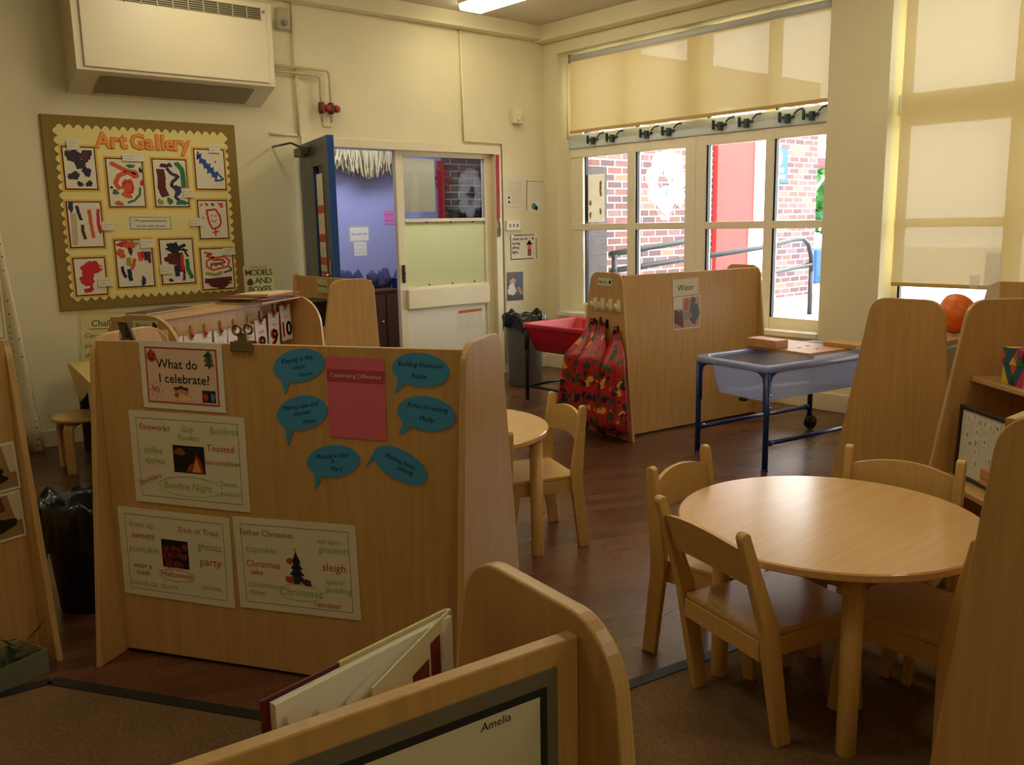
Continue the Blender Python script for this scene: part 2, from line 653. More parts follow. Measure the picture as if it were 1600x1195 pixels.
class Sheet:
    """a thin sheet facing -y in its own frame, with printing on it"""
    def __init__(self, w, h, m=PAPER, t=0.0012, outline=None, name='paper_sheet', curl=0.0):
        self.w, self.h, self.t = w, h, t
        self.bs = B()
        if outline:
            self.bs.prism(outline, 'y', -t, 0, m)
        else:
            self.bs.box(-w / 2, w / 2, -t, 0, -h / 2, h / 2, m)
        self.p = B()
        self.k = 0
        self.used = False

    def y(self, lvl):
        return -self.t - 0.0003 * (lvl + 1)

    def poly(self, pts, m, lvl=0):
        self.p.poly(pts, self.y(lvl), m); self.used = True
        return self

    def rect(self, x0, z0, x1, z1, m, lvl=0):
        return self.poly([(x0, z0), (x1, z0), (x1, z1), (x0, z1)], m, lvl)

    def frame(self, x0, z0, x1, z1, w, m, lvl=0):
        self.rect(x0, z0, x1, z0 + w, m, lvl); self.rect(x0, z1 - w, x1, z1, m, lvl)
        self.rect(x0, z0 + w, x0 + w, z1 - w, m, lvl); self.rect(x1 - w, z0 + w, x1, z1 - w, m, lvl)
        return self

    def line(self, pts, w, m, lvl=1):
        for q in ribbon(pts, w):
            self.poly(q, m, lvl)
        return self

    def text(self, s, x, z, size, m=INK, lvl=2, **k):
        self.p.text(s, x, z, size, m, self.y(lvl), **k); self.used = True
        return self

    def scribble(self, x0, x1, z, size, m=INK, seed=0, lvl=2, lw=0.0012):
        """unreadable small print as a broken wavy line"""
        g = random.Random(seed)
        x = x0
        while x < x1:
            l = g.uniform(1.2, 3.6) * size
            e = min(x + l, x1)
            n = max(3, int((e - x) / size * 4))
            pts = [(x + (e - x) * i / n, z + (size * 0.35 * (1 if i % 2 else -1)) * g.uniform(0.4, 1)) for i in range(n + 1)]
            self.line(pts, lw, m, lvl)
            x = e + size * 0.6
        return self

    def place(self, name, label, cat, loc, rz=0.0, roll=0.0, group=None, pname='printing', parent=None, tilt=0.0):
        if self.used:
            base = len(self.bs.mats)
            tmp = bpy.data.meshes.new('t'); self.p.bm.to_mesh(tmp)
            vs = [tuple(v.co) for v in tmp.vertices]
            for i, m in enumerate(self.p.mats):
                fs = [tuple(q.vertices) for q in tmp.polygons if q.material_index == i]
                used = sorted({k for f in fs for k in f}); ix = {k: n for n, k in enumerate(used)}
                self.bs.mesh([vs[k] for k in used], [tuple(ix[k] for k in f) for f in fs], m)
            bpy.data.meshes.remove(tmp)
        self.p.bm.free()
        o = self.bs.build(name)
        mt = Matrix.Translation(loc) @ Matrix.Rotation(rz, 4, 'Z') @ Matrix.Rotation(tilt, 4, 'X') @ Matrix.Rotation(-roll, 4, 'Y')
        o.matrix_world = mt
        o.location, o.rotation_euler = mt.to_translation(), mt.to_euler()
        if parent is not None:
            o.parent = parent
        elif label:
            tag(o, label, cat, group)
        return o

# frames: a straight wall line or the front face of a unit, so that (s, z) puts things on it
class Plane:
    def __init__(self, x, y, dx, dy):
        self.o = Vector((x, y)); self.d = Vector((dx, dy)).normalized()
        self.rear = Vector((-self.d.y, self.d.x))
        self.rz = math.atan2(self.d.y, self.d.x)
    def at(self, s, z, off=0.0015):
        p = self.o + self.d * s - self.rear * off
        return (p.x, p.y, z)
    def pt(self, x, y):
        p = self.o + self.d * x + self.rear * y
        return (p.x, p.y)

YB, XW, CEIL = 6.236, 5.818, 3.12
BACK = Plane(0, YB, 1, 0)

# ------------------------------------------------------------------ the room shell
b = B()
b.box(-3.0, 3.36, YB, YB + 0.14, 0, CEIL); b.box(5.2, XW + 0.4, YB, YB + 0.14, 0, CEIL); b.box(3.36, 5.2, YB, YB + 0.14, 2.0, CEIL)
struct(b.build('wall_back', WALLP))
b = B()
WY0, WY1 = 3.365, 6.055          # first window opening along y
VY0, VY1 = 0.15, 2.93            # second window opening
ZS, ZT = 0.54, 2.88
XO = XW + 0.32
b.box(XW, XO, WY1, YB, 0, CEIL); b.box(XW, XO, VY1, WY0, 0, CEIL); b.box(XW, XO, -3.0, VY0, 0, CEIL)
for (a, c) in ((WY0, WY1), (VY0, VY1)):
    b.box(XW, XO, a, c, 0, ZS); b.box(XW, XO, a, c, ZT, CEIL)
struct(b.build('wall_right', WALLP))
b = B(); b.box(-3.14, -3.0, -3.0, YB + 0.14, 0, CEIL); struct(b.build('wall_left', WALLP))
b = B(); b.box(-3.14, XO, -3.14, -3.0, 0, CEIL); struct(b.build('wall_front', WALLP))
b = B(); b.box(-3.14, XO, -3.14, YB + 0.14, CEIL, CEIL + 0.1); struct(b.build('ceiling', CEILP))
b = B(); b.box(-3.14, XO, -3.14, YB, -0.06, 0); b.box(3.0, 6.7, YB, 8.0, -0.06, 0)
struct(b.build('floor', MATS['floor']))
# carpet with its edge strips
CP = [(-3.0, 3.26), (0.558, 2.877), (1.27, 1.735), (5.8, 1.02), (5.8, -3.0), (-3.0, -3.0)]
b = B(); b.prism(CP, 'z', 0.0, 0.004, MATS['carpet'])
struct(b.build('floor_carpet'), 'brown short pile carpet covering the near half of the floor', 'carpet')
def strip(name, p, q, w=0.042):
    p, q = Vector(p), Vector(q)
    d = (q - p).normalized(); n = Vector((-d.y, d.x)) * w / 2
    b = B()
    b.prism([tuple(p - n), tuple(q - n), tuple(q + n), tuple(p + n)], 'z', 0.0, 0.007, mat('black_rubber_strip', '1c1a18', 0.6))
    return struct(b.build(name))
for i in range(3):
    strip('trim_%d' % (i + 1), CP[i], CP[i + 1])
# boxing along the ceiling edges, skirtings
b = B(); b.box(-3.0, 5.70, YB - 0.11, YB, 3.0, CEIL, bev=0.006); struct(b.build('trim_4', WALLP))
b = B(); b.box(XW - 0.13, XW, -3.0, YB, 2.985, CEIL, bev=0.006); struct(b.build('trim_5', WALLP))
b = B(); b.box(-3.0, 3.30, YB - 0.02, YB, 0, 0.11, bev=0.004); b.box(5.30, XW, YB - 0.02, YB, 0, 0.11, bev=0.004); struct(b.build('baseboard_back', CREAM))
b = B(); b.box(XW - 0.025, XW, -3.0, YB - 0.02, 0, 0.13, bev=0.004); struct(b.build('baseboard_right', CREAM))

# ------------------------------------------------------------------ windows
HWARE = mat('window_hinge_metal', '46525c', 0.4, 0.6)
RAILB = mat('grey_blue_rail', 'c6d2d8', 0.4)
def window(n, y0, y1, panes, label, post=0.15):
    X0, X1 = 5.985, 6.055
    w = sempty('window_%d' % n, (0, 0, 0), 0, label, 'window')
    f = B()
    f.box(X0, X1, y1 - post, y1, ZS, ZT); f.box(X0, X1, y0, y0 + 0.06, ZS, ZT)
    f.box(X0, X1, y0 + 0.06, y1 - post, ZS, ZS + 0.085); f.box(X0, X1, y0 + 0.06, y1 - post, ZT - 0.06, ZT)
    f.build('window_frame', FRAMEW, w)
    s = B(); s.box(XW - 0.03, X0, y0 - 0.0, y1 + 0.0, ZS - 0.03, ZS + 0.008, bev=0.004); s.build('window_sill', WHITEP, w)
    # mullions
    edges = [p for pr in panes for p in pr]
    for i in range(len(panes) - 1):
        a, c = panes[i][1], panes[i + 1][0]       # panes run from high y to low y
        m = B(); m.box(X0 - 0.012, X1, c, a, ZS, ZT, bev=0.006)
        if a - c > 0.15:
            m.box(X0 - 0.016, X0 - 0.01, (a + c) / 2 - 0.005, (a + c) / 2 + 0.005, ZS, ZT)
        m.build('mullion', FRAMEW, w)
    t = B(); t.box(X0 - 0.008, X1, y0, y1, 1.302, 1.36, bev=0.005); t.build('transom', FRAMEW, w)
    t = B(); t.box(X0 - 0.01, X1, y0, y1, 1.965, 2.045, bev=0.005)
    t.build('transom', FRAMEW, w)
    t = B(); t.box(X0 - 0.025, X1, y0, y1, 2.045, 2.17, bev=0.008); t.build('top_light_rail', RAILB, w)
    for (a, c) in panes:
        for (za, zb) in ((ZS + 0.085, 1.302), (1.36, 1.965), (2.17, ZT - 0.06)):
            p = B(); p.box(6.02, 6.026, c, a, za, zb); p.build('pane', MATS['glass'], w)
            g = B()
            g.box(X0 + 0.002, 6.02, a - 0.016, a, za, zb)
            g.build('pane_gasket', BLACK, w)
        for q in (0.28, 0.72):
            yy = c + (a - c) * q
            h = B()
            h.box(X0 - 0.045, X0 - 0.02, yy - 0.05, yy + 0.05, 2.10, 2.118, bev=0.003)
            h.box(X0 - 0.06, X0 - 0.022, yy - 0.016, yy + 0.016, 2.065, 2.13, bev=0.004)
            h.box(X0 - 0.052, X0 - 0.03, yy + 0.06, yy + 0.075, 2.075, 2.15, bev=0.003)
            h.tube([(X0 - 0.04, yy - 0.05, 2.125), (X0 - 0.05, yy - 0.09, 2.15), (X0 - 0.03, yy - 0.12, 2.16)], 0.007, n=6)
            h.build('top_light_catch', HWARE, w)
    return w
P1 = [(5.88, 5.345), (5.256, 4.71), (4.503, 3.952), (3.879, 3.43)]
window(1, WY0, WY1, P1, 'wide cream framed window of eight lights beside the corner')
sh = -3.12
P2 = [(2.88, 2.225), (2.136, 1.59), (1.383, 0.832), (0.759, 0.23)]
window(2, VY0, VY1, P2, 'window behind the lowered roller blind at the right', 0.05)
BLIND = sheer('blind_fabric', 'f0dea8', 0.022, 0.07)
def blind(label, x, y0, y1, zb, zt):
    t = thing('roller_blind', label, 'blind', (x, (y0 + y1) / 2, zb))
    h = (y1 - y0) / 2
    f = B()
    n = 24
    vs = [(0.006 * math.sin(3.1 * i / n) * (1 if j == 0 else 0.3), -h + 2 * h * i / n, z) for j, z in enumerate((0.0, zt - zb)) for i in range(n + 1)]
    f.mesh(vs, [(i, i + 1, i + n + 2, i + n + 1) for i in range(n)], BLIND)
    f.build('blind_fabric', None, t)
    r = B(); r.lathe([(0.0, -h), (0.032, -h), (0.032, h), (0.0, h)], (0.02, 0, zt - zb + 0.01), axis='y', n=20)
    r.build('roller_tube', mat('grey_blind_tube', 'd4d8dc', 0.35), t)
    bb = B(); bb.box(-0.010, 0.010, -h, h, -0.022, 0.004, bev=0.004); bb.build('bottom_bar', mat('blind_bottom_bar', 'c9ab66', 0.5), t)
    for s in (-1, 1):
        k = B(); k.box(-0.02, 0.06, s * (h + 0.001) , s * (h + 0.007), zt - zb - 0.03, zt - zb + 0.05, bev=0.004); k.build('end_bracket', GREY, t)
    return t
blind('cream roller blind drawn a third of the way down over the window by the corner', XW + 0.055, 3.374, 5.945, 2.193, 2.81)
blind('cream roller blind drawn nearly to the sill beside the pillar at the right', XW + 0.055, 0.19, 2.868, 0.935, 2.81)
c = B(); c.tube([(XW + 0.06, 5.99, 2.78), (XW + 0.06, 5.99, 2.12)], 0.008, n=8)
tag(c.build('blind_cord_cover', WHITEP), 'thin white cord tube hanging beside the first blind', 'blind cord')

# ------------------------------------------------------------------ doorway: blue door, white glazed leaf, corridor beyond
d = B()
d.box(3.30, 3.36, YB - 0.025, YB + 0.14, 0, 1.985, bev=0.004); d.box(5.19, 5.26, YB - 0.025, YB + 0.14, 0, 1.985, bev=0.004)
d.box(3.30, 5.26, YB - 0.025, YB + 0.14, 1.985, 2.055, bev=0.004)
struct(d.build('trim_6', CREAM), 'cream door frame around the double doorway', 'door frame')
# white fixed leaf
D2 = sempty('door_2', (4.165, YB + 0.03, 0), 0, 'white half glazed door leaf beside the open blue door', 'door')
b = B()
b.box(0, 0.075, 0, 0.045, 0.0, 1.985, bev=0.004); b.box(0.94, 1.025, 0, 0.045, 0.0, 1.985, bev=0.004)
b.box(0.075, 0.94, 0, 0.045, 1.945, 1.985); b.box(0.075, 0.94, 0, 0.045, 0.0, 0.12)
b.box(0.075, 0.94, 0, 0.045, 1.405, 1.432); b.box(0.075, 0.94, 0, 0.045, 0.66, 0.86)
b.build('leaf_frame', CREAM, D2)
b = B(); b.box(0.075, 0.94, 0.012, 0.035, 0.12, 0.66); b.build('lower_panel', WHITEP, D2)
b = B(); b.box(0.06, 0.95, -0.035, 0.0, 0.675, 0.84, bev=0.006); b.build('push_rail', CREAM, D2)
b = B(); b.box(0.075, 0.94, 0.02, 0.026, 1.432, 1.945); b.build('pane', MATS['glass'], D2)
b = B(); b.box(0.075, 0.94, 0.02, 0.026, 0.86, 1.405); b.build('pane', sheer('frosted_yellow_film', 'faf6bc', 0.08, 0.9, gloss=0.05), D2)
b = B()
for xx in (0.3, 0.55, 0.8):
    b.lathe([(0, -0.004), (0.008, -0.004), (0.008, 0), (0, 0)], (xx, 0, 1.40), axis='y', n=8); b.lathe([(0, -0.004), (0.008, -0.004), (0.008, 0), (0, 0)], (xx, 0, 0.87), axis='y', n=8)
b.build('bead_screws', BLACK, D2)
b = B(); b.box(0.025, 0.05, -0.016, 0, 0.90, 1.05, bev=0.003); b.lathe([(0, -0.03), (0.009, -0.03), (0.009, 0), (0, 0)], (0.037, 0, 0.98), axis='y', n=10)
b.build('lock_plate', mat('dark_lock', '3a2f22', 0.4, 0.7), D2)
# blue door leaf standing open into the room
D1 = sempty('door_1', (3.285, YB - 0.05, 0), 0, 'dark blue door with a narrow glass panel standing open into the room', 'door')
D1.rotation_euler = (0, 0, math.atan2(-0.80, -0.22))
DG = mat('dark_grey_door_paint', '3c4146', 0.35)
b = B()
b.box(0, 0.40, -0.022, 0.022, 0.01, 1.98)
b.build('hinge_stile', NAVY, D1)
b = B(); b.box(0.18, 0.395, -0.0235, 0.0235, 0.02, 1.97); b.build('door_panel', DG, D1)
b = B(); b.box(0.40, 0.70, -0.022, 0.022, 0.01, 0.25); b.box(0.40, 0.70, -0.022, 0.022, 1.80, 1.98); b.box(0.70, 0.83, -0.022, 0.022, 0.01, 1.98); b.build('lock_stile', DG, D1)
b = B(); b.box(0.40, 0.425, -0.024, 0.024, 0.25, 1.80); b.box(0.675, 0.70, -0.024, 0.024, 0.25, 1.80); b.build('glazing_bead', NAVY, D1)
b = B(); b.box(0.83, 0.85, -0.024, 0.024, 0.01, 1.98); b.build('closing_edge', mat('bright_blue_edge', '1d4f96', 0.35), D1)
b = B(); b.box(0.425, 0.675, -0.004, 0.004, 0.25, 1.80); b.build('pane', MATS['glass'], D1)
b = B(); b.box(0.10, 0.34, -0.085, -0.024, 1.885, 1.945, bev=0.006); b.tube([(0.2, -0.06, 1.955), (0.38, -0.16, 1.965), (0.02, -0.22, 1.965)], 0.008, n=6); b.build('door_closer', mat('dark_closer', '4a4436', 0.4, 0.6), D1)
b = B(); b.box(0.77, 0.80, -0.03, -0.022, 0.95, 1.15, bev=0.003); b.tube([(0.785, -0.03, 1.05), (0.785, -0.06, 1.05), (0.68, -0.06, 1.05)], 0.009, n=8); b.build('door_handle', STEEL, D1)
# orange printed strip behind the glass of the blue door
s = Sheet(0.235, 1.45, PAPER)
OR = mat('orange_print', 'd2603a', 0.8)
for i, z in enumerate((0.48, 0.28, 0.12, 0.02, -0.2, -0.28, -0.46, -0.55)):
    s.rect(-0.1175, z - 0.028, 0.1175, z + 0.028, OR, 0)
for i in range(9):
    for k in (-0.08, -0.03, 0.03, 0.08):
        s.line([(k, 0.42 - i * 0.1), (k + 0.004, 0.36 - i * 0.1)], 0.006, OR, 1)
g = math.atan2(-0.80, -0.22)
pp = Vector((3.285, YB - 0.05, 1.02)) + Vector((math.cos(g), math.sin(g), 0)) * 0.55 + Vector((-math.sin(g), math.cos(g), 0)) * -0.006
s.place('door_poster', 'tall white and orange poster stuck in the glass of the blue door', 'poster', tuple(pp), g)

# corridor
LILAC = mat('lilac_wall_paint', 'a2a4cc', 0.7)
b = B(); b.box(3.0, 5.84, 7.9, 8.0, 0, 2.6); struct(b.build('wall_corridor', LILAC))
b = B(); b.box(5.84, 6.7, 7.9, 8.0, 0, 2.6); struct(b.build('wall_corridor_brick', MATS['brick']))
b = B(); b.box(3.0, 3.1, YB + 0.14, 7.9, 0, 2.6); struct(b.build('wall_corridor_left', LILAC))
b = B(); b.box(6.6, 6.7, 6.81, 7.9, 0, 2.6); struct(b.build('wall_corridor_right', LILAC))
b = B(); b.box(3.0, 6.7, YB + 0.14, 8.0, 2.6, 2.7); struct(b.build('ceiling_corridor', CEILP))
t = thing('corridor_fill_light', 'unseen fill light added in the corridor beyond the doorway', 'ceiling light', (4.5, 7.1, 2.6))  # unseen lamp added to brighten the corridor, in place of its daylight
b = B(); b.box(-0.6, 0.6, -0.1, 0.1, -0.05, -0.001, emit('corridor_fill_glow', 'dfe6ff', CORRIDOR)); b.build('diffuser', None, t)
# things in the corridor
s = Sheet(0.24, 0.16)
s.frame(-0.115, -0.075, 0.115, 0.075, 0.004, INK, 0).scribble(-0.09, 0.09, 0.0, 0.03, INK, 3, lw=0.006)
s.place('wall_notice', 'white notice with black writing on the lilac corridor wall', 'notice', (4.78, 7.898, 1.30))
s = Sheet(0.15, 0.14)
s.scribble(-0.06, 0.06, 0.04, 0.014, INK, 4).scribble(-0.06, 0.06, 0.0, 0.014, INK, 5).scribble(-0.06, 0.06, -0.04, 0.014, INK, 6)
s.place('wall_notice', 'small white notice below the larger one on the lilac corridor wall', 'notice', (4.786, 7.898, 1.15))
s = Sheet(0.12, 0.14, mat('pink_paper', 'd878b0', 0.8))
s.scribble(-0.05, 0.05, 0.03, 0.02, mat('dark_pink', 'a02a6a', 0.8), 7, lw=0.005).scribble(-0.05, 0.05, -0.03, 0.02, mat('dark_pink', 'a02a6a', 0.8), 8, lw=0.005)
s.place('pink_notice', 'small pink notice on the lilac corridor wall beside the door post', 'notice', (5.15, 7.898, 1.46))
t = thing('corridor_cupboard', 'low brown cupboard in the dark corridor beyond the doorway', 'cupboard', (4.75, 7.6, 0))
dk = wood('dark_brown_cupboard', '4a2c1c', '5e3a26', 'z', 0.5)
b = B(); b.box(-0.45, 0.36, -0.22, 0.28, 0, 0.74, bev=0.004); b.build('body', dk, t)
b = B(); b.box(-0.47, 0.38, -0.24, 0.28, 0.74, 0.765, bev=0.004); b.build('top', dk, t)
for sx in (-0.225, 0.18):
    b = B(); b.box(sx - 0.2, sx + 0.19, -0.238, -0.221, 0.05, 0.71, bev=0.003); o = b.build('door', dk, t)
    b = B(); b.lathe([(0, -0.26), (0.014, -0.255), (0.014, -0.238), (0, -0.238)], (sx + 0.15, 0, 0.45), axis='y', n=10); b.build('knob', GREY, o)
t = thing('fire_extinguisher', 'red fire extinguisher standing on the corridor floor', 'fire extinguisher', (5.235, 7.42, 0))
b = B(); b.lathe([(0.0, 0), (0.075, 0), (0.078, 0.02), (0.078, 0.38), (0.06, 0.44), (0.025, 0.47), (0.0, 0.47)], m=mat('extinguisher_red', 'a8101c', 0.3)); b.build('cylinder', None, t)
b = B(); b.box(-0.02, 0.02, -0.09, 0.02, 0.47, 0.53, bev=0.005); b.tube([(0.02, 0, 0.5), (0.1, 0, 0.45), (0.09, -0.02, 0.2)], 0.012, n=8); b.build('valve_and_hose', BLACK, t)
g = random.Random(2)
t = B()
for i in range(9):
    x = -0.36 + i * 0.09
    t.lathe([(0.0, 0), (0.05, 0), (0.06, 0.04 + g.random() * 0.1), (0.03, 0.1 + g.random() * 0.1), (0, 0.16 + g.random() * 0.05)], (x, g.uniform(-0.05, 0.1), 0), n=10)
tag(t.build('stacked_clothes', mat('dark_lilac_cloth', '3c3c5e', 0.9), None, (4.72, 7.6, 0.766)), 'dark heap of things lying along the corridor cupboard', 'clothes')
t = thing('storage_tray', 'dark blue storage tray on the corridor cupboard', 'tray', (5.0, 7.44, 0.766))
b = B(); b.box(-0.12, 0.12, -0.06, 0.06, 0, 0.09, bev=0.01); b.build('tub', mat('navy_plastic', '1c2a60', 0.4), t)
b = B(); b.box(-0.13, 0.13, -0.07, 0.07, 0.09, 0.10, bev=0.003); b.build('lid', mat('navy_plastic', '1c2a60', 0.4), t)
# straw coloured fringe hung from the corridor ceiling
b = B()
g = random.Random(8)
for i in range(420):
    x = g.uniform(-0.50, 0.46); y = g.uniform(-0.1, 0.1); l = 0.12 + 0.2 * (1 - abs(x) / 0.7) * g.random()
    dx = g.uniform(-0.06, 0.06)
    b.mesh([(x, y, 0), (x + 0.012, y, 0), (x + dx + 0.012, y + 0.02, -l), (x + dx, y + 0.02, -l)], [(0, 1, 2, 3)])
b.tube([(-0.52, 0, 0), (0.48, 0, 0)], 0.012, n=6)
tag(b.build('straw_fringe', mat('straw_fringe', 'b4a67c', 0.9), None, (4.83, 7.75, 2.14)), 'straw coloured fringe hanging high in the corridor', 'decoration')
# what hangs behind the top glass of the white leaf
s = Sheet(0.33, 0.44, sheer('door_paper', 'f2ead0', 0.02, 0.5))
s.place('window_paper', 'large cream sheet of paper behind the top glass of the white door', 'paper', (4.434, YB + 0.085, 1.71))
b = B(); b.box(-0.045, 0.045, -0.01, 0.01, -1.2, 0.2, bev=0.004)
for k in range(8):
    a = k * PI / 4
    b.mesh([(0.02, -0.012, 0.02), (0.02 + 0.11 * math.cos(a - 0.15), -0.012, 0.02 + 0.11 * math.sin(a - 0.15)), (0.02 + 0.13 * math.cos(a), -0.012, 0.02 + 0.13 * math.sin(a)), (0.02 + 0.11 * math.cos(a + 0.15), -0.012, 0.02 + 0.11 * math.sin(a + 0.15))], [(0, 3, 2, 1)])
tag(b.build('red_banner', mat('banner_red', 'b8202c', 0.7), None, (5.80, 7.86, 1.85)), 'narrow red banner with a sun shape seen through the white door', 'banner')
b = B()
for i in range(5):
    x = -0.2 + i * 0.1
    b.prism(rounded([(x - 0.035, -0.35), (x + 0.035, -0.35), (x + 0.05, 0.18), (x - 0.05, 0.18)], 0.01), 'y', -0.03, 0.03)
b.tube([(-0.28, 0, 0.19), (0.28, 0, 0.19)], 0.015, n=8)
tag(b.build('coat_rack', BLACK, None, (6.16, 7.86, 1.35)), 'row of dark coats on a rail against the brick seen through the white door', 'coat rack')

# ------------------------------------------------------------------ outside
b = B(); b.box(XO, 30, -16, 22, -0.4, 0.33); struct(b.build('ground', mat('pale_paving', 'b9b9bc', 0.9, var=0.1, scale=2)))
b = B(); b.box(6.14, 11.25, 6.62, 6.8, 0.33, 3.15); b.box(6.14, 6.30, YB + 0.145, 6.62, -0.06, 3.15); b.box(6.14, 6.70, 6.62, 6.8, -0.06, 0.33); b.box(11.05, 11.25, 6.8, 12.0, 0.33, 3.15); struct(b.build('wall_wing', MATS['brick']))
b = B(); b.box(6.14, 6.95, 6.50, 6.62, 0.33, 1.94); struct(b.build('pier', mat('grey_pier', '4c4648', 0.9, var=0.15, scale=14)))
t = thing('red_door_panel', 'tall red door panel in the brick wall outside', 'door', (9.32, 6.617, 0.331))
b = B(); b.box(-0.40, 0.36, -0.07, 0.0, 0, 2.15, bev=0.008); b.build('panel', mat('outdoor_red_paint', 'b42a24', 0.5), t)
b = B(); b.box(0.36, 0.56, -0.09, 0, 0, 2.3, bev=0.006); b.build('white_post', mat('outdoor_white', 'e8e8ea', 0.6), t)
b = B(); b.box(0.25, 0.36, -0.085, -0.07, 0.0, 0.95, bev=0.004); b.build('kick_plate', mat('outdoor_white', 'e8e8ea', 0.6), t)
b = B(); b.box(-0.46, 0.56, -0.08, 0, 2.15, 2.35, bev=0.006); b.build('lintel', mat('outdoor_white', 'e8e8ea', 0.6), t)
s = Sheet(0.36, 0.44, mat('sign_blue', '10507e', 0.5), 0.006)
WH = mat('sign_white', 'f2f2f2', 0.6)
s.poly(ellipse(-0.02, 0.1, 0.07, 0.1), WH, 0).rect(-0.11, -0.09, 0.09, -0.03, WH, 0).rect(-0.13, -0.17, 0.13, -0.12, WH, 0)
s.place('blue_sign', 'blue and white sign on the brick wall outside the window', 'sign', (10.33, 6.615, 2.05))
RAILM = mat('handrail_paint', '182028', 0.35)
def handrail(label, y, top, low, posts, r=0.026):
    t = thing('ramp_handrail', label, 'handrail', (0, y, 0))
    b = B(); b.tube(top, r, n=10); b.build('top_rail', RAILM, t)
    b = B(); b.tube(low, r, n=10); b.build('lower_rail', RAILM, t)
    for (x, z) in posts:
        b = B(); b.tube([(x, 0, 0.33), (x, 0, z)], r, n=10); b.build('post', RAILM, t)
handrail('dark ramp handrail outside the right half of the window with a curved end', 5.2,
         [(6.85, 0, 1.03), (7.87, 0, 1.09), (8.45, 0, 1.155), (8.60, 0, 1.16), (8.72, 0, 1.10), (8.79, 0, 0.97), (8.80, 0, 0.8)], [(6.85, 0, 0.74), (7.8, 0, 0.81), (8.80, 0, 0.88)],
         [(8.80, 0.82), (6.90, 1.03)])
handrail('dark ramp handrail sloping down outside the left half of the window', 5.75,
         [(5.99 + 0.2, 0, 1.075), (7.28, 0, 1.16), (7.55, 0, 1.175), (7.68, 0, 1.13), (7.72, 0, 1.0)], [(6.2, 0, 0.915), (7.3, 0, 0.98), (7.72, 0, 1.0)], [(7.72, 1.0), (6.25, 1.07)], 0.028)
t = thing('blue_railing_fence', 'bright blue railings beyond the end of the brick wall outside', 'fence', (13.4, 7.2, 0.33))
BL = mat('fence_blue', '1c589c', 0.4)
for i in range(9):
    b = B(); x = -0.9 + i * 0.2
    b.tube([(x, 0, 0), (x, 0, 1.25), (x + 0.03, 0, 1.32), (x + 0.07, 0, 1.32), (x + 0.1, 0, 1.25), (x + 0.1, 0, 0)], 0.014, n=6)
    b.build('railing_hoop', BL, t)
for z in (0.15, 1.05):
    b = B(); b.tube([(-1.0, 0, z), (0.95, 0, z)], 0.02, n=6); b.build('rail', BL, t)
b = B(); b.box(-0.6, 0.6, 0.2, 0.7, 0, 0.55, bev=0.03)
tag(b.build('blue_planter', mat('fence_blue', '1c589c', 0.4), None, (13.6, 7.4, 0.33)), 'bright blue planter box behind the railings outside', 'planter')
def leafy(label, loc, rx, rz, n, seed, col):
    t = thing('garden_tree', label, 'tree', loc)
    g = random.Random(seed)
    b = B()
    for i in range(n):
        a, u, q = g.uniform(0, 6.28), g.uniform(-1, 1), g.random() ** 0.4
        p = Vector((rx * q * math.cos(a) * math.sqrt(1 - u * u), rx * q * math.sin(a) * math.sqrt(1 - u * u), rz + 0.6 + rz * q * u))
        e1 = Vector((g.uniform(-1, 1), g.uniform(-1, 1), g.uniform(-1, 1))).normalized() * 0.11
        e2 = e1.cross(Vector((g.uniform(-1, 1), g.uniform(-1, 1), g.uniform(-1, 1)))).normalized() * 0.06
        b.mesh([p - e1, p + e2, p + e1, p - e2], [(0, 1, 2, 3)])
    b.build('foliage', mat(col + '_leaf', col, 0.7, var=0.3, scale=5), t)
    b = B(); b.tube([(0, 0, 0), (0.03, 0, 0.7), (0, 0.02, 1.4)], 0.07, n=8, taper=[1, 0.8, 0.5]); b.build('trunk', mat('bark', '54402e', 0.9), t)
leafy('green leafy tree beyond the blue railings outside', (15.2, 8.4, 0.33), 0.8, 0.75, 900, 4, '3c7a3a')
t = thing('red_awning', 'red edged canopy fixed to the end of the brick wall outside', 'canopy', (11.253, 6.71, 2.06))
b = B(); b.box(0, 1.0, -0.09, 0.09, 0.0, 0.12, bev=0.01); b.build('fascia', mat('awning_red', 'c8152c', 0.5), t)
b = B(); b.tube([(0.0, 0, -0.4), (0.5, 0, -0.01)], 0.02, n=8); b.build('stay', mat('outdoor_white', 'e8e8ea', 0.6), t)

# stickers on the window
BAL = sheer('white_window_film', 'fafafa', 0.30, 0.95)
s = B()
y0 = 6.018
g = random.Random(5)
cs = [(5.03, 1.86, .09), (4.93, 1.93, .085), (4.83, 1.84, .085), (4.80, 1.71, .08), (5.10, 1.75, .085), (5.08, 1.62, .08), (4.90, 1.80, .085), (4.98, 1.56, .085), (4.87, 1.60, .09), (4.80, 1.57, .07), (4.93, 1.50, .075)]
t = thing('balloon_sticker', 'bunch of white balloon stickers with strings on the second window light', 'sticker', (6.018, 4.95, 1.38))
for (yy, zz, r) in cs:
    b = B()
    pts = ellipse(-(yy - 4.95), zz - 1.38, r * 0.85, r)
    b.poly(pts, -0.0006 - 0.0006 * g.random(), BAL)
    b.poly([(-(yy - 4.95) - 0.012, zz - 1.38 - r - 0.016), (-(yy - 4.95) + 0.012, zz - 1.38 - r - 0.016), (-(yy - 4.95), zz - 1.38 - r + 0.01)], -0.0005, BAL)
    b.build('balloon', None, t).rotation_euler = (0, 0, -PI / 2)
for k in range(9):
    b = B(); x = -0.14 + 0.035 * k
    for q in ribbon([(x, 0.16), (x * 0.55 + 0.0, 0.06), (x * 0.25, 0.0)], 0.004):
        b.poly(q, -0.0008, BAL)
    b.build('balloon_string', None, t).rotation_euler = (0, 0, -PI / 2)
b = B()
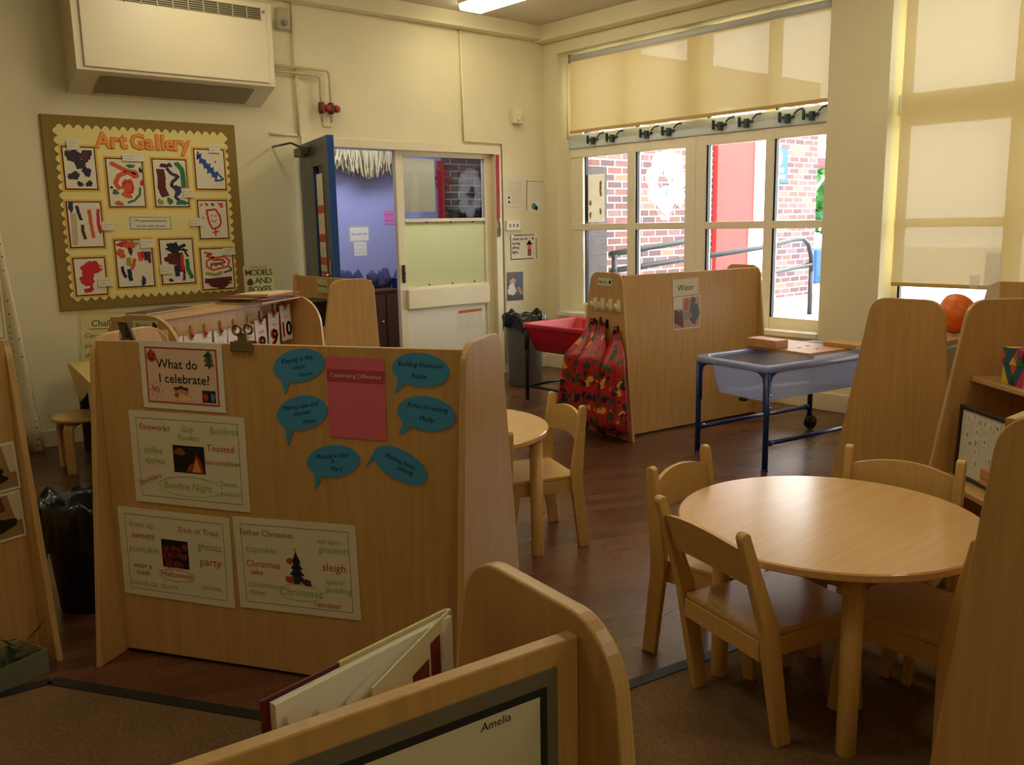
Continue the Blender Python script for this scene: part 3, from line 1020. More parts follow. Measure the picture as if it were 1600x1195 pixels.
b.prism(ellipse(0, 0.24, 0.04, 0.055), 'y', -0.002, -0.0016, sheer('sticker_grey', 'b8c8d0', 0.3, 0.9)); b.prism(ellipse(0, 0.24, 0.03, 0.042), 'y', -0.0026, -0.0021, BAL)
b.build('grey_ring', None, t).rotation_euler = (0, 0, -PI / 2)
s = Sheet(0.215, 0.43, sheer('sticker_paper', 'e0dac8', 0.03, 0.6))
TAN = mat('sticker_tan', 'b08a58', 0.8)
for (x, z) in ((0.06, 0.13), (0.062, 0.04), (-0.07, -0.04), (0.06, -0.12), (-0.07, -0.15), (0.058, 0.085)):
    s.poly(blobby(x, z, 0.014, 0.028, int(x * 999 + z * 99)), TAN, 0)
s.place('window_paper', 'tall pale paper with tan figures stuck to the leftmost window light', 'paper', (6.017, 5.765, 1.59), -PI / 2)
# on the sill
b = B(); b.box(-0.07, 0.07, -0.11, 0.11, 0, 0.09, bev=0.004)
tag(b.build('cream_box', mat('cream_card', 'd8caa0', 0.7), None, (5.88, 5.60, ZS + 0.009)), 'low cream box standing on the window sill near the corner', 'box')
b = B(); b.lathe([(0, 0), (0.04, 0), (0.055, 0.03), (0.06, 0.08), (0.05, 0.14), (0.03, 0.18), (0, 0.19)], n=20)
tag(b.build('white_bottle', mat('white_plastic', 'ececec', 0.4), None, (5.93, 5.44, ZS + 0.009)), 'rounded white bottle on the window sill beside the cream box', 'bottle')

# ------------------------------------------------------------------ on the back wall
def WP(s, z, off=0.0015):
    return (s, YB - off, z)
# heater / air unit
t = thing('wall_heater', 'large cream box shaped fan heater high on the back wall', 'heater', (2.34, YB, 2.24))
b = B()
pr = [(-0.255, 0.115), (0.0, -0.0), (0.0, 0.66), (-0.255, 0.66)]
b.prism(pr, 'x', -0.645, 0.66, CREAM, bev=0.0)
b.build('casing', None, t)
b = B(); b.box(-0.60, 0.615, -0.268, -0.254, 0.135, 0.645, bev=0.004); b.build('front_panel', CREAM, t)
b = B(); b.box(-0.53, 0.575, -0.2695, -0.2675, 0.545, 0.625, mat('heater_slot', '4e4838', 0.7))
gr = mat('heater_grille_bar', 'bdb28e', 0.4)
for i in range(12):
    x = -0.53 + i * 1.105 / 11
    b.box(x - 0.003, x + 0.003, -0.274, -0.268, 0.54, 0.63, gr)
for i in range(6):
    z = 0.55 + i * 0.014
    b.box(-0.53, 0.575, -0.2725, -0.2695, z, z + 0.003, gr)
b.build('outlet_grille', None, t)
b = B()
for i in range(3):
    z = 0.09 - i * 0.026
    y = -0.215 + i * 0.058
b.mesh([(-0.50, -0.215, 0.0895), (0.52, -0.215, 0.0895), (0.52, -0.04, 0.0105), (-0.50, -0.04, 0.0105)], [(0, 1, 2, 3)], mat('heater_inlet', '988c68', 0.7))
b.build('inlet_grille', None, t)
b = B(); b.lathe([(0, -0.275), (0.011, -0.275), (0.011, -0.268), (0, -0.268)], (0.595, 0, 0.60), axis='y', n=12); b.build('panel_lock', GREY, t)
# Art Gallery board
t = thing('display_board', 'square art gallery display board with brown frame and scalloped yellow border', 'display board', (2.15, YB - 0.001, 1.49))
KH = mat('board_khaki', '8c7338', 0.85)
YEL = mat('board_yellow', 'ecde96', 0.85)
b = B(); b.box(-0.632, 0.632, -0.018, 0, -0.615, 0.615, KH, bev=0.003); b.build('backing', None, t)
pts = []
n = 26
hw, hh, am = 0.555, 0.545, 0.014
def edge(a, c, k):
    a, c = Vector(a), Vector(c)
    d = (c - a).normalized(); nn = Vector((d.y, -d.x))
    for i in range(k * 6):
        u = i / (k * 6)
        pts.append(tuple(a + (c - a) * u + nn * am * (abs(math.sin(u * k * PI)) * 2 - 0.9)))
edge((-hw, -hh), (hw, -hh), 20); edge((hw, -hh), (hw, hh), 19); edge((hw, hh), (-hw, hh), 20); edge((-hw, hh), (-hw, -hh), 19)
b = B(); b.prism(pts, 'y', -0.021, -0.018, YEL); b.build('scalloped_backing_paper', None, t)
ORL = mat('title_orange', 'f0a050', 0.8)
ORD = mat('title_outline', 'd87c34', 0.8)
# title letters: one cut-out thing with a child per letter
T = thing('title_lettering', 'orange cut out letters reading Art Gallery at the top of the board', 'lettering', (2.15, YB - 0.022, 1.955))
xs = [-0.275, -0.205, -0.15, -0.055, 0.02, 0.075, 0.11, 0.155, 0.205, 0.262]
for ch, x in zip('ArtGallery', xs):
    b = B(); b.text(ch, x + 0.0, 0, 0.135, ORD, -0.002, bold=0.007, extrude=0.0015); b.text(ch, x, 0, 0.135, ORL, -0.005, bold=0.002, extrude=0.0010)
    b.build('letter', None, T)
PC = {k: mat('paint_' + k, v, 0.6) for k, v in dict(plum='33202e', navy='1d2450', blue='2a4ca0', red='c8202e', orange='d65a34', green='2c7a48', maroon='5a1c20', olive='a09a3c', beige='c4b294', black='201c20', purple='3a2a58').items()}
def painting(name, label, cx, cz, w, h, draw, card=None, roll=0.0):
    t = thing('painting', label, 'painting', (cx, YB - 0.0215, cz), 0, 'paintings on the gallery board', (0, -roll, 0))
    b = B(); b.box(-w / 2 - 0.02, w / 2 + 0.02, -0.002, 0, -h / 2 - 0.02, h / 2 + 0.02, mat('mount_orange', 'e8b458', 0.85)); b.build('orange_mount', None, t)
    b = B(); b.box(-w / 2 - 0.008, w / 2 + 0.008, -0.0035, -0.002, -h / 2 - 0.008, h / 2 + 0.008, mat('mount_dark', '4a3820', 0.8)); b.build('dark_mount', None, t)
    s = Sheet(w, h, PAPER, 0.001)
    def P(x, z): return (x * w / 2, z * h / 2)
    for k, it in enumerate(draw):
        c = PC[it[1]]
        if it[0] == 'b':
            _, _, x, z, rx, rz = it[:6]
            s.poly(blobby(x * w / 2, z * h / 2, rx * w / 2, rz * h / 2, k * 7 + len(draw), rough=0.28), c, k * 0.4)
        else:
            pts = [P(*q) for q in it[3]]
            dense = []
            for i in range(len(pts) - 1):
                for j in range(5):
                    u = j / 5
                    dense.append((pts[i][0] * (1 - u) + pts[i + 1][0] * u, pts[i][1] * (1 - u) + pts[i + 1][1] * u))
            dense.append(pts[-1])
            g = random.Random(k)
            dense = [(x + g.uniform(-.002, .002), z + g.uniform(-.002, .002)) for x, z in dense]
            s.line(dense, it[2] * w / 2, c, k * 0.4)
    s.place('painted_paper', None, None, (0, -0.0035, 0), parent=t, pname='brush_strokes')
    if card:
        cxx, czz, cw, chh = card
        q = Sheet(cw, chh, PAPER, 0.0008)
        q.scribble(-cw * 0.4, cw * 0.3, chh * 0.15, 0.012, INK, int(abs(cx * 997))).scribble(-cw * 0.4, cw * 0.0, -chh * 0.2, 0.012, INK, int(abs(cz * 997)))
        q.place('name_card', None, None, (cxx, -0.012, czz), parent=t, pname='writing')
S, Bq = 's', 'b'
painting('a1', "child's painting of dark purple and blue blobs, top left of the board", 1.719, 1.779, 0.185, 0.255,
  [(Bq, 'plum', -.42, .6, .42, .33), (Bq, 'plum', .45, .62, .4, .3), (Bq, 'maroon', .4, .6, .25, .2), (Bq, 'plum', 0, .25, .38, .3), (Bq, 'navy', .42, -.18, .26, .26), (Bq, 'plum', -.45, -.38, .38, .2), (Bq, 'plum', -.1, -.78, .2, .13), (Bq, 'plum', .5, -.76, .22, .15)], (-0.03, 0.145, 0.075, 0.06))
painting('a2', "child's painting of orange red swirls and green dabs on the gallery board", 1.995, 1.691, 0.222, 0.303,
  [(S, 'orange', .26, [(-.8, .85), (-.3, .65), (.1, .5), (.6, .45), (.7, .3), (.1, .45), (-.4, .3), (-.6, 0), (-.4, -.3)]), (Bq, 'orange', .1, -.15, .4, .3), (S, 'orange', .2, [(.1, .5), (.5, .25), (.8, .35)]), (Bq, 'orange', .0, -.5, .3, .16), (S, 'red', .1, [(-.2, -.1), (.1, .1), (.4, -.1), (.3, -.4), (0, -.4)]), (Bq, 'green', -.65, -.4, .16, .13), (S, 'green', .14, [(.8, -.2), (.75, -.5), (.4, -.75), (0, -.85)]), (Bq, 'orange', -.5, -.88, .25, .1), (Bq, 'green', .35, .72, .3, .07), (Bq, 'navy', .9, .55, .1, .12), (Bq, 'navy', -.85, -.2, .08, .06), (Bq, 'red', .92, .0, .1, .14)], (0.06, 0.165, 0.14, 0.05))
painting('a3', "child's painting with maroon, purple scribble and green stripes on the gallery board", 2.292, 1.693, 0.219, 0.308,
  [(S, 'maroon', .5, [(-.6, .6), (-.55, .2), (-.6, -.2), (-.4, -.6)]), (Bq, 'plum', -.35, .75, .25, .1), (S, 'green', .32, [(.4, .9), (.75, .6), (.8, .2), (.8, -.2)]), (S, 'purple', .2, [(-.2, .65), (.1, .4), (.5, .3), (.1, .05), (.0, -.1), (.4, -.3), (.2, -.6), (.5, -.8)]), (Bq, 'purple', .4, -.3, .25, .2), (Bq, 'purple', .0, .78, .16, .1), (Bq, 'green', .6, -.85, .35, .12), (Bq, 'green', -.15, -.78, .2, .14), (Bq, 'olive', -.75, -.82, .18, .14)], (0.115, -0.065, 0.075, 0.06))
painting('a4', "child's painting of a blue diagonal scribble, top right of the board", 2.576, 1.791, 0.206, 0.264,
  [(S, 'blue', .13, [(-.75, .9), (-.85, .5), (-.6, .8), (-.7, .3), (-.3, .5), (-.4, .05), (.0, .3), (-.2, -.2), (.2, .1), (.1, -.4), (.5, -.1), (.3, -.6), (.9, -.5), (.5, -.2)]), (S, 'blue', .3, [(-.6, .5), (0, 0), (.4, -.4)]), (Bq, 'blue', .4, .4, .05, .06)], (0.04, 0.145, 0.08, 0.06))
painting('b1', "child's painting of separate blue, orange and red upright strokes on the left of the board", 1.718, 1.422, 0.198, 0.28,
  [(Bq, 'purple', -.8, .82, .18, .22), (S, 'navy', .2, [(-.45, .85), (-.35, .5), (-.25, .2)]), (S, 'beige', .35, [(-.7, .5), (-.7, -.1), (-.75, -.9)]), (S, 'maroon', .2, [(-.2, 0), (-.2, -.4), (-.1, -.65)]), (S, 'orange', .22, [(.3, .7), (.32, .2), (.35, -.2), (.42, -.6)]), (S, 'red', .2, [(.85, .7), (.8, .3), (.8, -.1), (.9, -.4)])], (0.135, -0.01, 0.08, 0.055))
painting('b4', "child's painting of a red outlined smiling face on the right of the board", 2.571, 1.445, 0.199, 0.257,
  [(S, 'red', .13, [(-.45, .5), (-.35, -.1), (-.15, -.5), (.3, -.45), (.55, -.2), (.5, .2), (.2, .55), (-.45, .5)]), (S, 'red', .1, [(.1, -.5), (.1, -.9)]), (S, 'red', .1, [(-.15, -.7), (.35, -.65)]), (S, 'red', .06, [(-.15, .0), (.05, -.15), (.25, .0)]), (Bq, 'red', -.1, .2, .05, .05), (Bq, 'red', .2, .2, .05, .05), (S, 'red', .09, [(-.55, .9), (-.3, .8), (-.5, .75)]), (S, 'red', .09, [(-.05, .9), (.15, .8), (0, .75), (-.05, .9)]), (S, 'red', .1, [(.4, .85), (.8, .85)]), (S, 'red', .1, [(.6, .9), (.6, .7), (.8, .7)]), (Bq, 'beige', -.75, .1, .12, .08), (Bq, 'olive', -.8, .8, .1, .08)], (-0.13, -0.015, 0.085, 0.055))
painting('c1', "child's painting of one big solid red shape, bottom left of the board", 1.715, 1.088, 0.185, 0.232,
  [(S, 'red', .75, [(.15, .6), (-.15, .3), (-.2, -.1), (-.3, -.5)]), (Bq, 'red', .1, .5, .55, .4), (Bq, 'red', -.2, -.1, .5, .4), (S, 'red', .3, [(-.5, -.8), (-.1, -.75), (.1, -.6)]), (S, 'red', .08, [(.3, .9), (.5, .6), (.85, .55)]), (S, 'red', .12, [(.5, .5), (.8, .35)])], (0.09, -0.04, 0.095, 0.06))
painting('c2', "child's painting of red, brown and olive patches with blue legs on the gallery board", 2.005, 1.161, 0.23, 0.305,
  [(Bq, 'red', -.6, .85, .3, .14), (Bq, 'orange', -.2, .8, .28, .2), (Bq, 'olive', .15, .85, .15, .1), (Bq, 'orange', -.75, .45, .25, .2), (Bq, 'maroon', -.2, .55, .14, .16), (S, 'olive', .28, [(-.35, .25), (-.35, -.1)]), (S, 'orange', .2, [(0, .2), (-.1, -.1), (-.25, -.25)]), (S, 'navy', .18, [(-.75, -.1), (-.7, -.35), (-.6, -.6)]), (S, 'navy', .24, [(-.35, -.25), (-.35, -.5), (-.3, -.75)]), (S, 'orange', .24, [(.3, .5), (.35, .1)]), (S, 'navy', .22, [(.65, .5), (.65, .1)]), (S, 'maroon', .18, [(.85, .5), (.85, 0)]), (S, 'red', .18, [(.45, .5), (.5, .2)]), (Bq, 'purple', .4, -.8, .14, .2)], (0.09, 0.13, 0.095, 0.06))
painting('c3', "child's painting of dark smeared brown and green strokes on the gallery board", 2.292, 1.162, 0.22, 0.298,
  [(S, 'black', .2, [(-.6, .8), (0, .6), (.6, .75)]), (Bq, 'black', -.2, .6, .4, .25), (S, 'black', .12, [(-.7, .6), (.7, .5)]), (Bq, 'maroon', -.3, .1, .5, .25), (S, 'maroon', .5, [(.1, .4), (.15, 0), (.2, -.5)]), (S, 'red', .2, [(.3, .3), (.3, -.4)]), (S, 'navy', .3, [(-.1, -.2), (-.05, -.7)]), (S, 'green', .26, [(.6, .1), (.65, -.4), (.85, -.8)]), (S, 'maroon', .16, [(.4, -.5), (.3, -.9)]), (Bq, 'maroon', -.5, -.85, .14, .08), (S, 'black', .1, [(0, .9), (.1, .2)]), (S, 'black', .12, [(.4, .6), (.7, .2)])], (-0.085, -0.05, 0.085, 0.065))
painting('c4', "child's painting of red loops above a maroon base, bottom right of the board", 2.575, 1.098, 0.225, 0.28,
  [(S, 'orange', .14, [(-.8, .85), (-.3, .75), (-.7, .65), (-.2, .55), (.5, .6), (.8, .4), (.7, .1), (-.3, -.05), (-.7, .1), (-.7, .4), (-.2, .6)]), (S, 'red', .12, [(-.3, .45), (.4, .45), (.5, .3), (-.4, .25), (-.4, .05)]), (S, 'green', .1, [(-.4, .3), (-.1, .15), (.1, .25), (.4, .15)]), (S, 'olive', .2, [(-.8, -.2), (-.2, -.3), (.3, -.2)]), (S, 'purple', .1, [(.8, .1), (.9, -.1), (.4, -.2)]), (Bq, 'maroon', 0, -.75, .85, .2), (S, 'maroon', .3, [(-.9, -.6), (.9, -.55)])], (0.09, 0.12, 0.09, 0.05))
s = Sheet(0.28, 0.085, PAPER)
s.frame(-0.137, -0.04, 0.137, 0.04, 0.003, INK, 0).text('We painted pictures', 0, 0.017, 0.026).text('of our own choice', 0, -0.018, 0.026)
s.place('caption_card', 'white caption card in the middle of the art gallery board', 'card', (2.134, YB - 0.0225, 1.426), 0, R(-1))
# poster below the board
s = Sheet(0.39, 0.46, mat('lemon_paper', 'dcd29c', 0.8))
s.frame(-0.185, -0.22, 0.185, 0.22, 0.003, mat('dull_yellow_line', 'b8a45a', 0.8), 0)
s.text('Challenge', 0, 0.15, 0.06, shear=0.1).rect(-0.13, 0.112, 0.13, 0.116, INK, 1)
for i, (tx) in enumerate(('Can you make a', 'picture from', 'shapes and', 'lines?')):
    s.text(tx, -0.16, 0.07 - i * 0.065, 0.042, align='LEFT', shear=0.1)
s.place('challenge_poster', 'pale yellow handwritten challenge poster below the art gallery board', 'poster', WP(1.80, 0.62), 0, R(-4))

# posters and fittings right of the doorway
s = Sheet(0.21, 0.297)
for i in range(7):
    s.scribble(-0.085, 0.085, 0.115 - i * 0.018, 0.007, INK, 20 + i, lw=0.0016)
for k in (0, 1):
    s.poly([(-0.085, -0.04 - k * 0.04), (-0.055, -0.04 - k * 0.04), (-0.07, -0.01 - k * 0.04)], INK, 1)
    for i in range(2):
        s.scribble(-0.04, 0.085, -0.015 - k * 0.04 - i * 0.016, 0.007, INK, 40 + i + k * 3, lw=0.0016)
s.scribble(-0.085, 0.085, -0.115, 0.007, INK, 50, lw=0.0016)
s.place('notice_sheet', 'white printed notice high on the wall right of the doorway', 'notice', WP(5.434, 1.64), 0, R(1))
s = Sheet(0.21, 0.285)
s.rect(-0.105, -0.135, -0.098, 0.13, INK, 1).rect(-0.105, 0.125, 0.105, 0.13, mat('dull_red_print', '9a4a3c', 0.8), 1)
for i in range(6):
    s.scribble(-0.085, 0.085, 0.105 - i * 0.024, 0.007, GREY, 60 + i, lw=0.0014)
s.poly(ellipse(-0.01, -0.10, 0.03, 0.03), mat('print_teal', '4a8a84', 0.8), 1).poly(ellipse(0.02, -0.115, 0.022, 0.022), mat('print_dark', '34404a', 0.8), 1)
s.place('notice_sheet', 'white notice with a teal picture nearest the room corner', 'notice', WP(5.684, 1.63), 0, R(-2))
t = thing('light_switch', 'white three gang light switch on the wall right of the doorway', 'light switch', WP(5.394, 1.358, 0))
b = B(); b.box(-0.085, 0.085, -0.03, 0, -0.045, 0.045, bev=0.006); b.build('plate', WHITEP, t)
for i in (-1, 0, 1):
    b = B(); b.box(i * 0.045 - 0.008, i * 0.045 + 0.008, -0.036, -0.029, -0.014, 0.014, bev=0.003); b.build('rocker', GREY, t)
t = thing('laminated_sign', 'black edged laminated sign asking to turn off the lights', 'sign', WP(5.535, 1.159))
s = Sheet(0.325, 0.225)
s.frame(-0.1625, -0.1125, 0.1625, 0.1125, 0.007, INK, 0)
for i, tx in enumerate(('Thank you for', 'turning', 'off the', 'lights.')):
    s.text(tx, -0.145, 0.075 - i * 0.04, 0.034, align='LEFT', bold=0.0008)
SK = mat('print_skin', 'd08a70', 0.8)
s.poly(ellipse(0.07, 0.005, 0.026, 0.03), SK, 1).poly([(0.03, 0.02), (0.11, 0.02), (0.07, 0.065)], INK, 2).rect(0.048, -0.055, 0.092, -0.02, REDINK, 1).rect(0.05, -0.085, 0.066, -0.055, INK, 1).rect(0.074, -0.085, 0.09, -0.055, INK, 1)
s.poly(ellipse(0.115, 0.075, 0.008, 0.014), INK, 1)
s.place('sheet', None, None, (0, 0, 0), parent=t)
for (x, z) in ((-0.14, 0.1), (0.135, -0.1), (0.15, 0.1)):
    b = B(); b.box(x - 0.015, x + 0.015, -0.0035, -0.0025, z - 0.015, z + 0.015); b.build('clear_tape', mat('tape', 'f4f4f0', 0.15), t)
s = Sheet(0.20, 0.265, mat('photo_brown', '54322c', 0.3))
s.poly(blobby(-0.03, 0.04, 0.035, 0.035, 2), mat('photo_skin', 'c08c78', 0.3), 0).poly(blobby(-0.04, -0.03, 0.045, 0.06, 3), mat('photo_white', 'd8ccc8', 0.3), 1).poly([(0.0, 0.12), (0.09, 0.12), (0.09, 0.0), (0.04, -0.02)], mat('photo_blue', '2c3c66', 0.3), 1)
s.poly([(0.02, -0.02), (0.05, 0.0), (0.1, -0.07), (0.08, -0.1)], mat('photo_tan', 'b07a5c', 0.3), 2).rect(-0.1, -0.132, 0.1, -0.08, mat('photo_dark', '38241f', 0.3), 2)
s.place('photograph', 'brown toned photograph of a child working on the wall above the black bin', 'photograph', WP(5.42, 0.80), 0, R(-1))
t = thing('wall_socket', 'double wall socket low on the wall beside the doorway', 'socket', WP(5.42, 0.25, 0))
b = B(); b.box(-0.085, 0.085, -0.03, 0, -0.045, 0.045, bev=0.006); b.build('plate', WHITEP, t)
for i in (-1, 1):
    b = B(); b.box(i * 0.055 - 0.008, i * 0.055 + 0.008, -0.034, -0.029, 0.012, 0.03, bev=0.002); b.build('rocker', GREY, t)
t = thing('motion_sensor', 'small cream sensor box on the wall above the notices', 'sensor', WP(5.462, 2.33, 0))
b = B(); b.box(-0.058, 0.055, -0.05, 0, -0.07, 0.07, bev=0.012); b.build('body', CREAM, t)
b = B(); b.lathe([(0, -0.065), (0.02, -0.06), (0.026, -0.05), (0, -0.05)], (0, 0, -0.025), axis='y', n=14); b.build('lens', WHITEP, t)
t = thing('thermostat_box', 'small grey box on the wall just right of the heater', 'control box', WP(3.20, 2.87, 0))
b = B(); b.box(-0.05, 0.05, -0.06, 0, -0.075, 0.075, bev=0.012); b.build('body', mat('grey_beige', 'b8ae90', 0.5), t)
b = B(); b.lathe([(0, -0.075), (0.02, -0.075), (0.024, -0.06), (0, -0.06)], (0, 0, -0.03), axis='y', n=14); b.build('knob', GREY, t)
t = thing('lanyard', 'red lanyard with keys hanging on the door post', 'lanyard', (5.215, YB - 0.028, 1.98))
b = B(); b.box(-0.019, 0.017, -0.006, 0, -0.56, 0, bev=0.002); b.build('strap', mat('lanyard_red', 'a81c2a', 0.6), t)
b = B(); b.tube([(-0.01, -0.006, -0.56), (0.0, -0.01, -0.6), (0.005, -0.01, -0.66), (0.0, -0.01, -0.70)], 0.008, n=6); b.box(-0.02, 0.01, -0.012, -0.004, -0.72, -0.64, bev=0.002); b.build('keys', mat('key_metal', '6a6458', 0.4, 0.8), t)
s = Sheet(0.29, 0.21)
s.rect(-0.135, 0.06, 0.135, 0.085, OR, 1)
for i in range(7):
    for k in range(4):
        s.scribble(-0.13 + k * 0.068, -0.075 + k * 0.068, 0.04 - i * 0.019, 0.006, INK, 80 + i * 4 + k, lw=0.0013)
s.place('timetable_notice', 'white timetable notice with an orange heading on the lower white door panel', 'notice', (4.915, YB + 0.040, 0.535), 0, R(1))
# pipes, conduits
def conduit(label, pts, r=0.012, name='cable_conduit'):
    b = B(); b.tube(pts, r, n=8)
    return tag(b.build(name, WALLP), label, 'conduit')
y = YB - 0.013
conduit('thin cable conduit running down the wall to the open blue door', [(3.29, y, 3.0), (3.29, y, 2.06)])
conduit('thin cable conduit from the ceiling down and across over the white door', [(4.845, y, 3.0), (4.855, y, 2.085), (5.285, y, 2.085), (5.285, y, 0.1)])
conduit('short horizontal conduit on the wall beside the top of the blue door', [(3.05, y, 2.06), (3.27, y, 2.06)], 0.008)
t = thing('heater_pipes', 'two bare pipes with red valves leading from the heater', 'pipes', (0, YB, 0))
PIPE = mat('painted_pipe', 'cfc298', 0.4)
for (x1, zt, rr) in ((3.47, 2.50, 0.011), (3.55, 2.54, 0.011)):
    b = B(); yy = -0.05
    b.tube([(3.0, yy, zt), (x1 - 0.03, yy, zt), (x1 - 0.008, yy, zt - 0.008), (x1, yy, zt - 0.03), (x1, yy, 2.16)], rr, n=8); b.build('pipe', PIPE, t)
    b = B(); b.lathe([(0, 0), (0.022, 0.005), (0.026, 0.03), (0.026, 0.06), (0.022, 0.085), (0, 0.09)], (x1, yy, 2.22), n=12); v = b.build('valve', mat('valve_brown', '6a3a26', 0.5, 0.4), t)
    b = B(); b.lathe([(0, 0), (0.024, 0.0), (0.03, 0.02), (0.024, 0.045), (0, 0.05)], (x1 + 0.025, yy, 2.265), axis='x', n=12); b.build('valve_cap', mat('valve_red', 'a02a20', 0.45), v)
b = B(); b.tube([(3.47, -0.05, 2.16), (3.48, -0.05, 2.13), (3.54, -0.05, 2.13), (3.55, -0.05, 2.16)], 0.011, n=8); b.build('pipe_bend', PIPE, t)
# draped spotted curtain on the far left
b = B()
n, k = 60, 14
vs, fs = [], []
for j in range(k + 1):
    z = 2.35 * (1 - j / k)
    for i in range(n + 1):
        u = i / n
        xe = 1.17 + 0.14 * (j / k) ** 1.5
        x = 0.25 + (xe - 0.25) * u
        vs.append((x, YB - 0.10 - 0.035 * math.sin(u * 40) * (0.4 + 0.6 * j / k) - 0.02 * math.sin(u * 17 + j), z + 0.006))
for j in range(k):
    for i in range(n):
        a = j * (n + 1) + i
        fs.append((a, a + 1, a + n + 2, a + n + 1))
b.mesh(vs, fs, MATS['dots'], True)
o = b.build('spotted_curtain'); tag(o, 'cream curtain with small dark dots hanging at the far left', 'curtain')
md = o.modifiers.new('thick', 'SOLIDIFY'); md.thickness = 0.004

# ceiling lamps
def lamp(label, x, y, on=True):
    t = thing('ceiling_light', label, 'ceiling light', (x, y, CEIL), 0, 'strip lights on the ceiling')
    b = B(); b.box(-0.125, 0.125, -0.63, 0.63, -0.03, -0.0005, bev=0.004); b.build('housing', WHITEP, t)
    b = B(); b.prism(rounded([(-0.115, -0.031), (0.115, -0.031), (0.105, -0.075), (-0.105, -0.075)], [0, 0, 0.01, 0.01]), 'y', -0.62, 0.62, emit('lamp_diffuser', 'fff0cc', LAMP)); b.build('diffuser', None, t)
lamp('glowing strip light on the ceiling near the window corner', 4.66, 5.22)
for (lx, ly, nm) in ((2.4, 5.0, 'left of the visible one'), (4.6, 2.4, 'over the water table'), (2.4, 2.4, 'over the divider'), (0.2, 2.4, 'over the left divider'), (2.4, -0.6, 'over the near right corner'), (0.2, -1.9, 'behind the viewer')):  # out of view, added to fill the room with more light
    lamp('unseen fill light added on the ceiling ' + nm, lx, ly)

# ------------------------------------------------------------------ room divider units
def end_profile(H, fb=0.115, rb=0.49, ft=0.0, rt=0.30, rad=0.075):
    return rounded([(-fb, 0.0), (rb, 0.0), (rt, H), (ft, H)], [0.0, 0.0, rad, rad], 8)

def unit(label, pl, L, H=1.06, panel_top=None, shelves=(0.06, 0.42, 0.74), prof=None, right_end=True, left_end=True, cat='room divider', name='room_divider', shelf_depth=0.40, panel=True, pmat=None, z0=0.0):
    t = thing(name, label, cat, (pl.o.x, pl.o.y, z0), pl.rz)
    pr = prof or end_profile(H)
    ptop = panel_top if panel_top else H - 0.016
    if panel:
        b = B(); b.box(0, L, 0.0, 0.018, 0.012, ptop, bev=0.002); b.build('back_panel', pmat or BEECH, t)
    for (x0, x1, on) in ((-0.02, 0, left_end), (L, L + 0.02, right_end)):
        if not on: continue
        b = B(); b.prism(pr, 'x', x0, x1, BEECH, bev=0.003); b.mats = [BEECH]
        o = b.build('end_panel', None, t)
        o.data.materials.append(PLYEDGE)
        for q in o.data.polygons:
            if abs(q.normal.x) < 0.8: q.material_index = 1
    for z in shelves:
        z, d = z if isinstance(z, tuple) else (z, shelf_depth - 0.12 * (z / H))
        b = B(); b.box(0.001, L - 0.001, 0.019, d, z, z + 0.018, bev=0.002); b.build('shelf', BEECHX, t)
    return t

HOOKM = mat('cream_hook', 'e6dcae', 0.35)
def coat_hook(parent, x, y, z, out, m=HOOKM, s=1.0):
    """hook on an end panel, sticking out along -x"""
    b = B()
    b.prism(rounded([(-0.016 * s, -0.03 * s), (0.016 * s, -0.03 * s), (0.012 * s, 0.03 * s), (-0.012 * s, 0.03 * s)], 0.008 * s), 'x', -0.006, 0)
    b.tube([(-0.004, 0, -0.012 * s), (-0.02, 0, -0.02 * s), (-0.03, 0, -0.008 * s), (-0.033, 0, 0.012 * s)], 0.006 * s, n=8)
    o = b.build('hook', m, parent)
    o.location = (x, y, z)
    return o

# 1: the celebration divider
U1 = Plane(0.802, 2.933, 0.525, -0.851)
unit('large beech divider carrying the celebration posters and blue speech bubbles', U1, 1.22)
# L: the divider at the left edge
dL = Vector((0.983, 0.185)); oL = Vector((0.588, 3.123)) - dL * 1.2
UL = Plane(oL.x, oL.y, 0.983, 0.185)
unit('beech divider with photographs cut off by the left edge of the picture', UL, 1.2)
# water divider
UW = Plane(4.147, 3.735, 0.992, -0.128)
uw = unit('beech divider with red aprons hung on its end, under the window', UW, 1.235)
# maths unit
# pumpkin unit
UP = Plane(3.653, 1.555, 1.0, 0.0)
unit('beech shelf unit with tall tapering end beside the blue water table', UP, 1.2, 1.04, 0.84, (0.06, 0.42, 0.845), pmat=mat('grey_laminate', 'a8a49a', 0.5))
# far right unit with shelves facing left
rv = Vector((-0.8, 0.6)); dR = Vector((0.6, 0.8))
oR = Vector((3.32, 1.297)) - rv * 0.27 - dR * 0.95
UR = Plane(oR.x, oR.y, 0.6, 0.8)
unit('beech shelf unit holding the patterned boxes and letter board at the right edge', UR, 0.95, 1.08, None, (0.06, (0.43, 0.42), 0.785), shelf_depth=0.365)
# near right unit
UN = Plane(1.565 + 0.7, 0.556, -1.0, 0.0)
unit('near beech divider end filling the right edge in front of the round table', UN, 0.7, 1.06)
# workshop unit
UK = Plane(2.98, 4.8, 0.0, 1.0)
uk = unit('beech divider with workshop label in front of the open doorway', UK, 0.96, 1.06, None, (0.06, 0.42, 0.72), end_profile(1.06, 0.06, 0.49, -0.0, 0.30, 0.08), right_end=False)
b = B(); b.prism(rounded([(-0.06, 0), (0.30, 0), (0.30, 0.4), (0.06, 0.74), (0.04, 1.055), (0.0, 1.055)], [0, 0, 0.05, 0.05, 0.01, 0.01]), 'x', 0.96, 0.98, BEECH, bev=0.003); b.build('end_panel', None, uk)
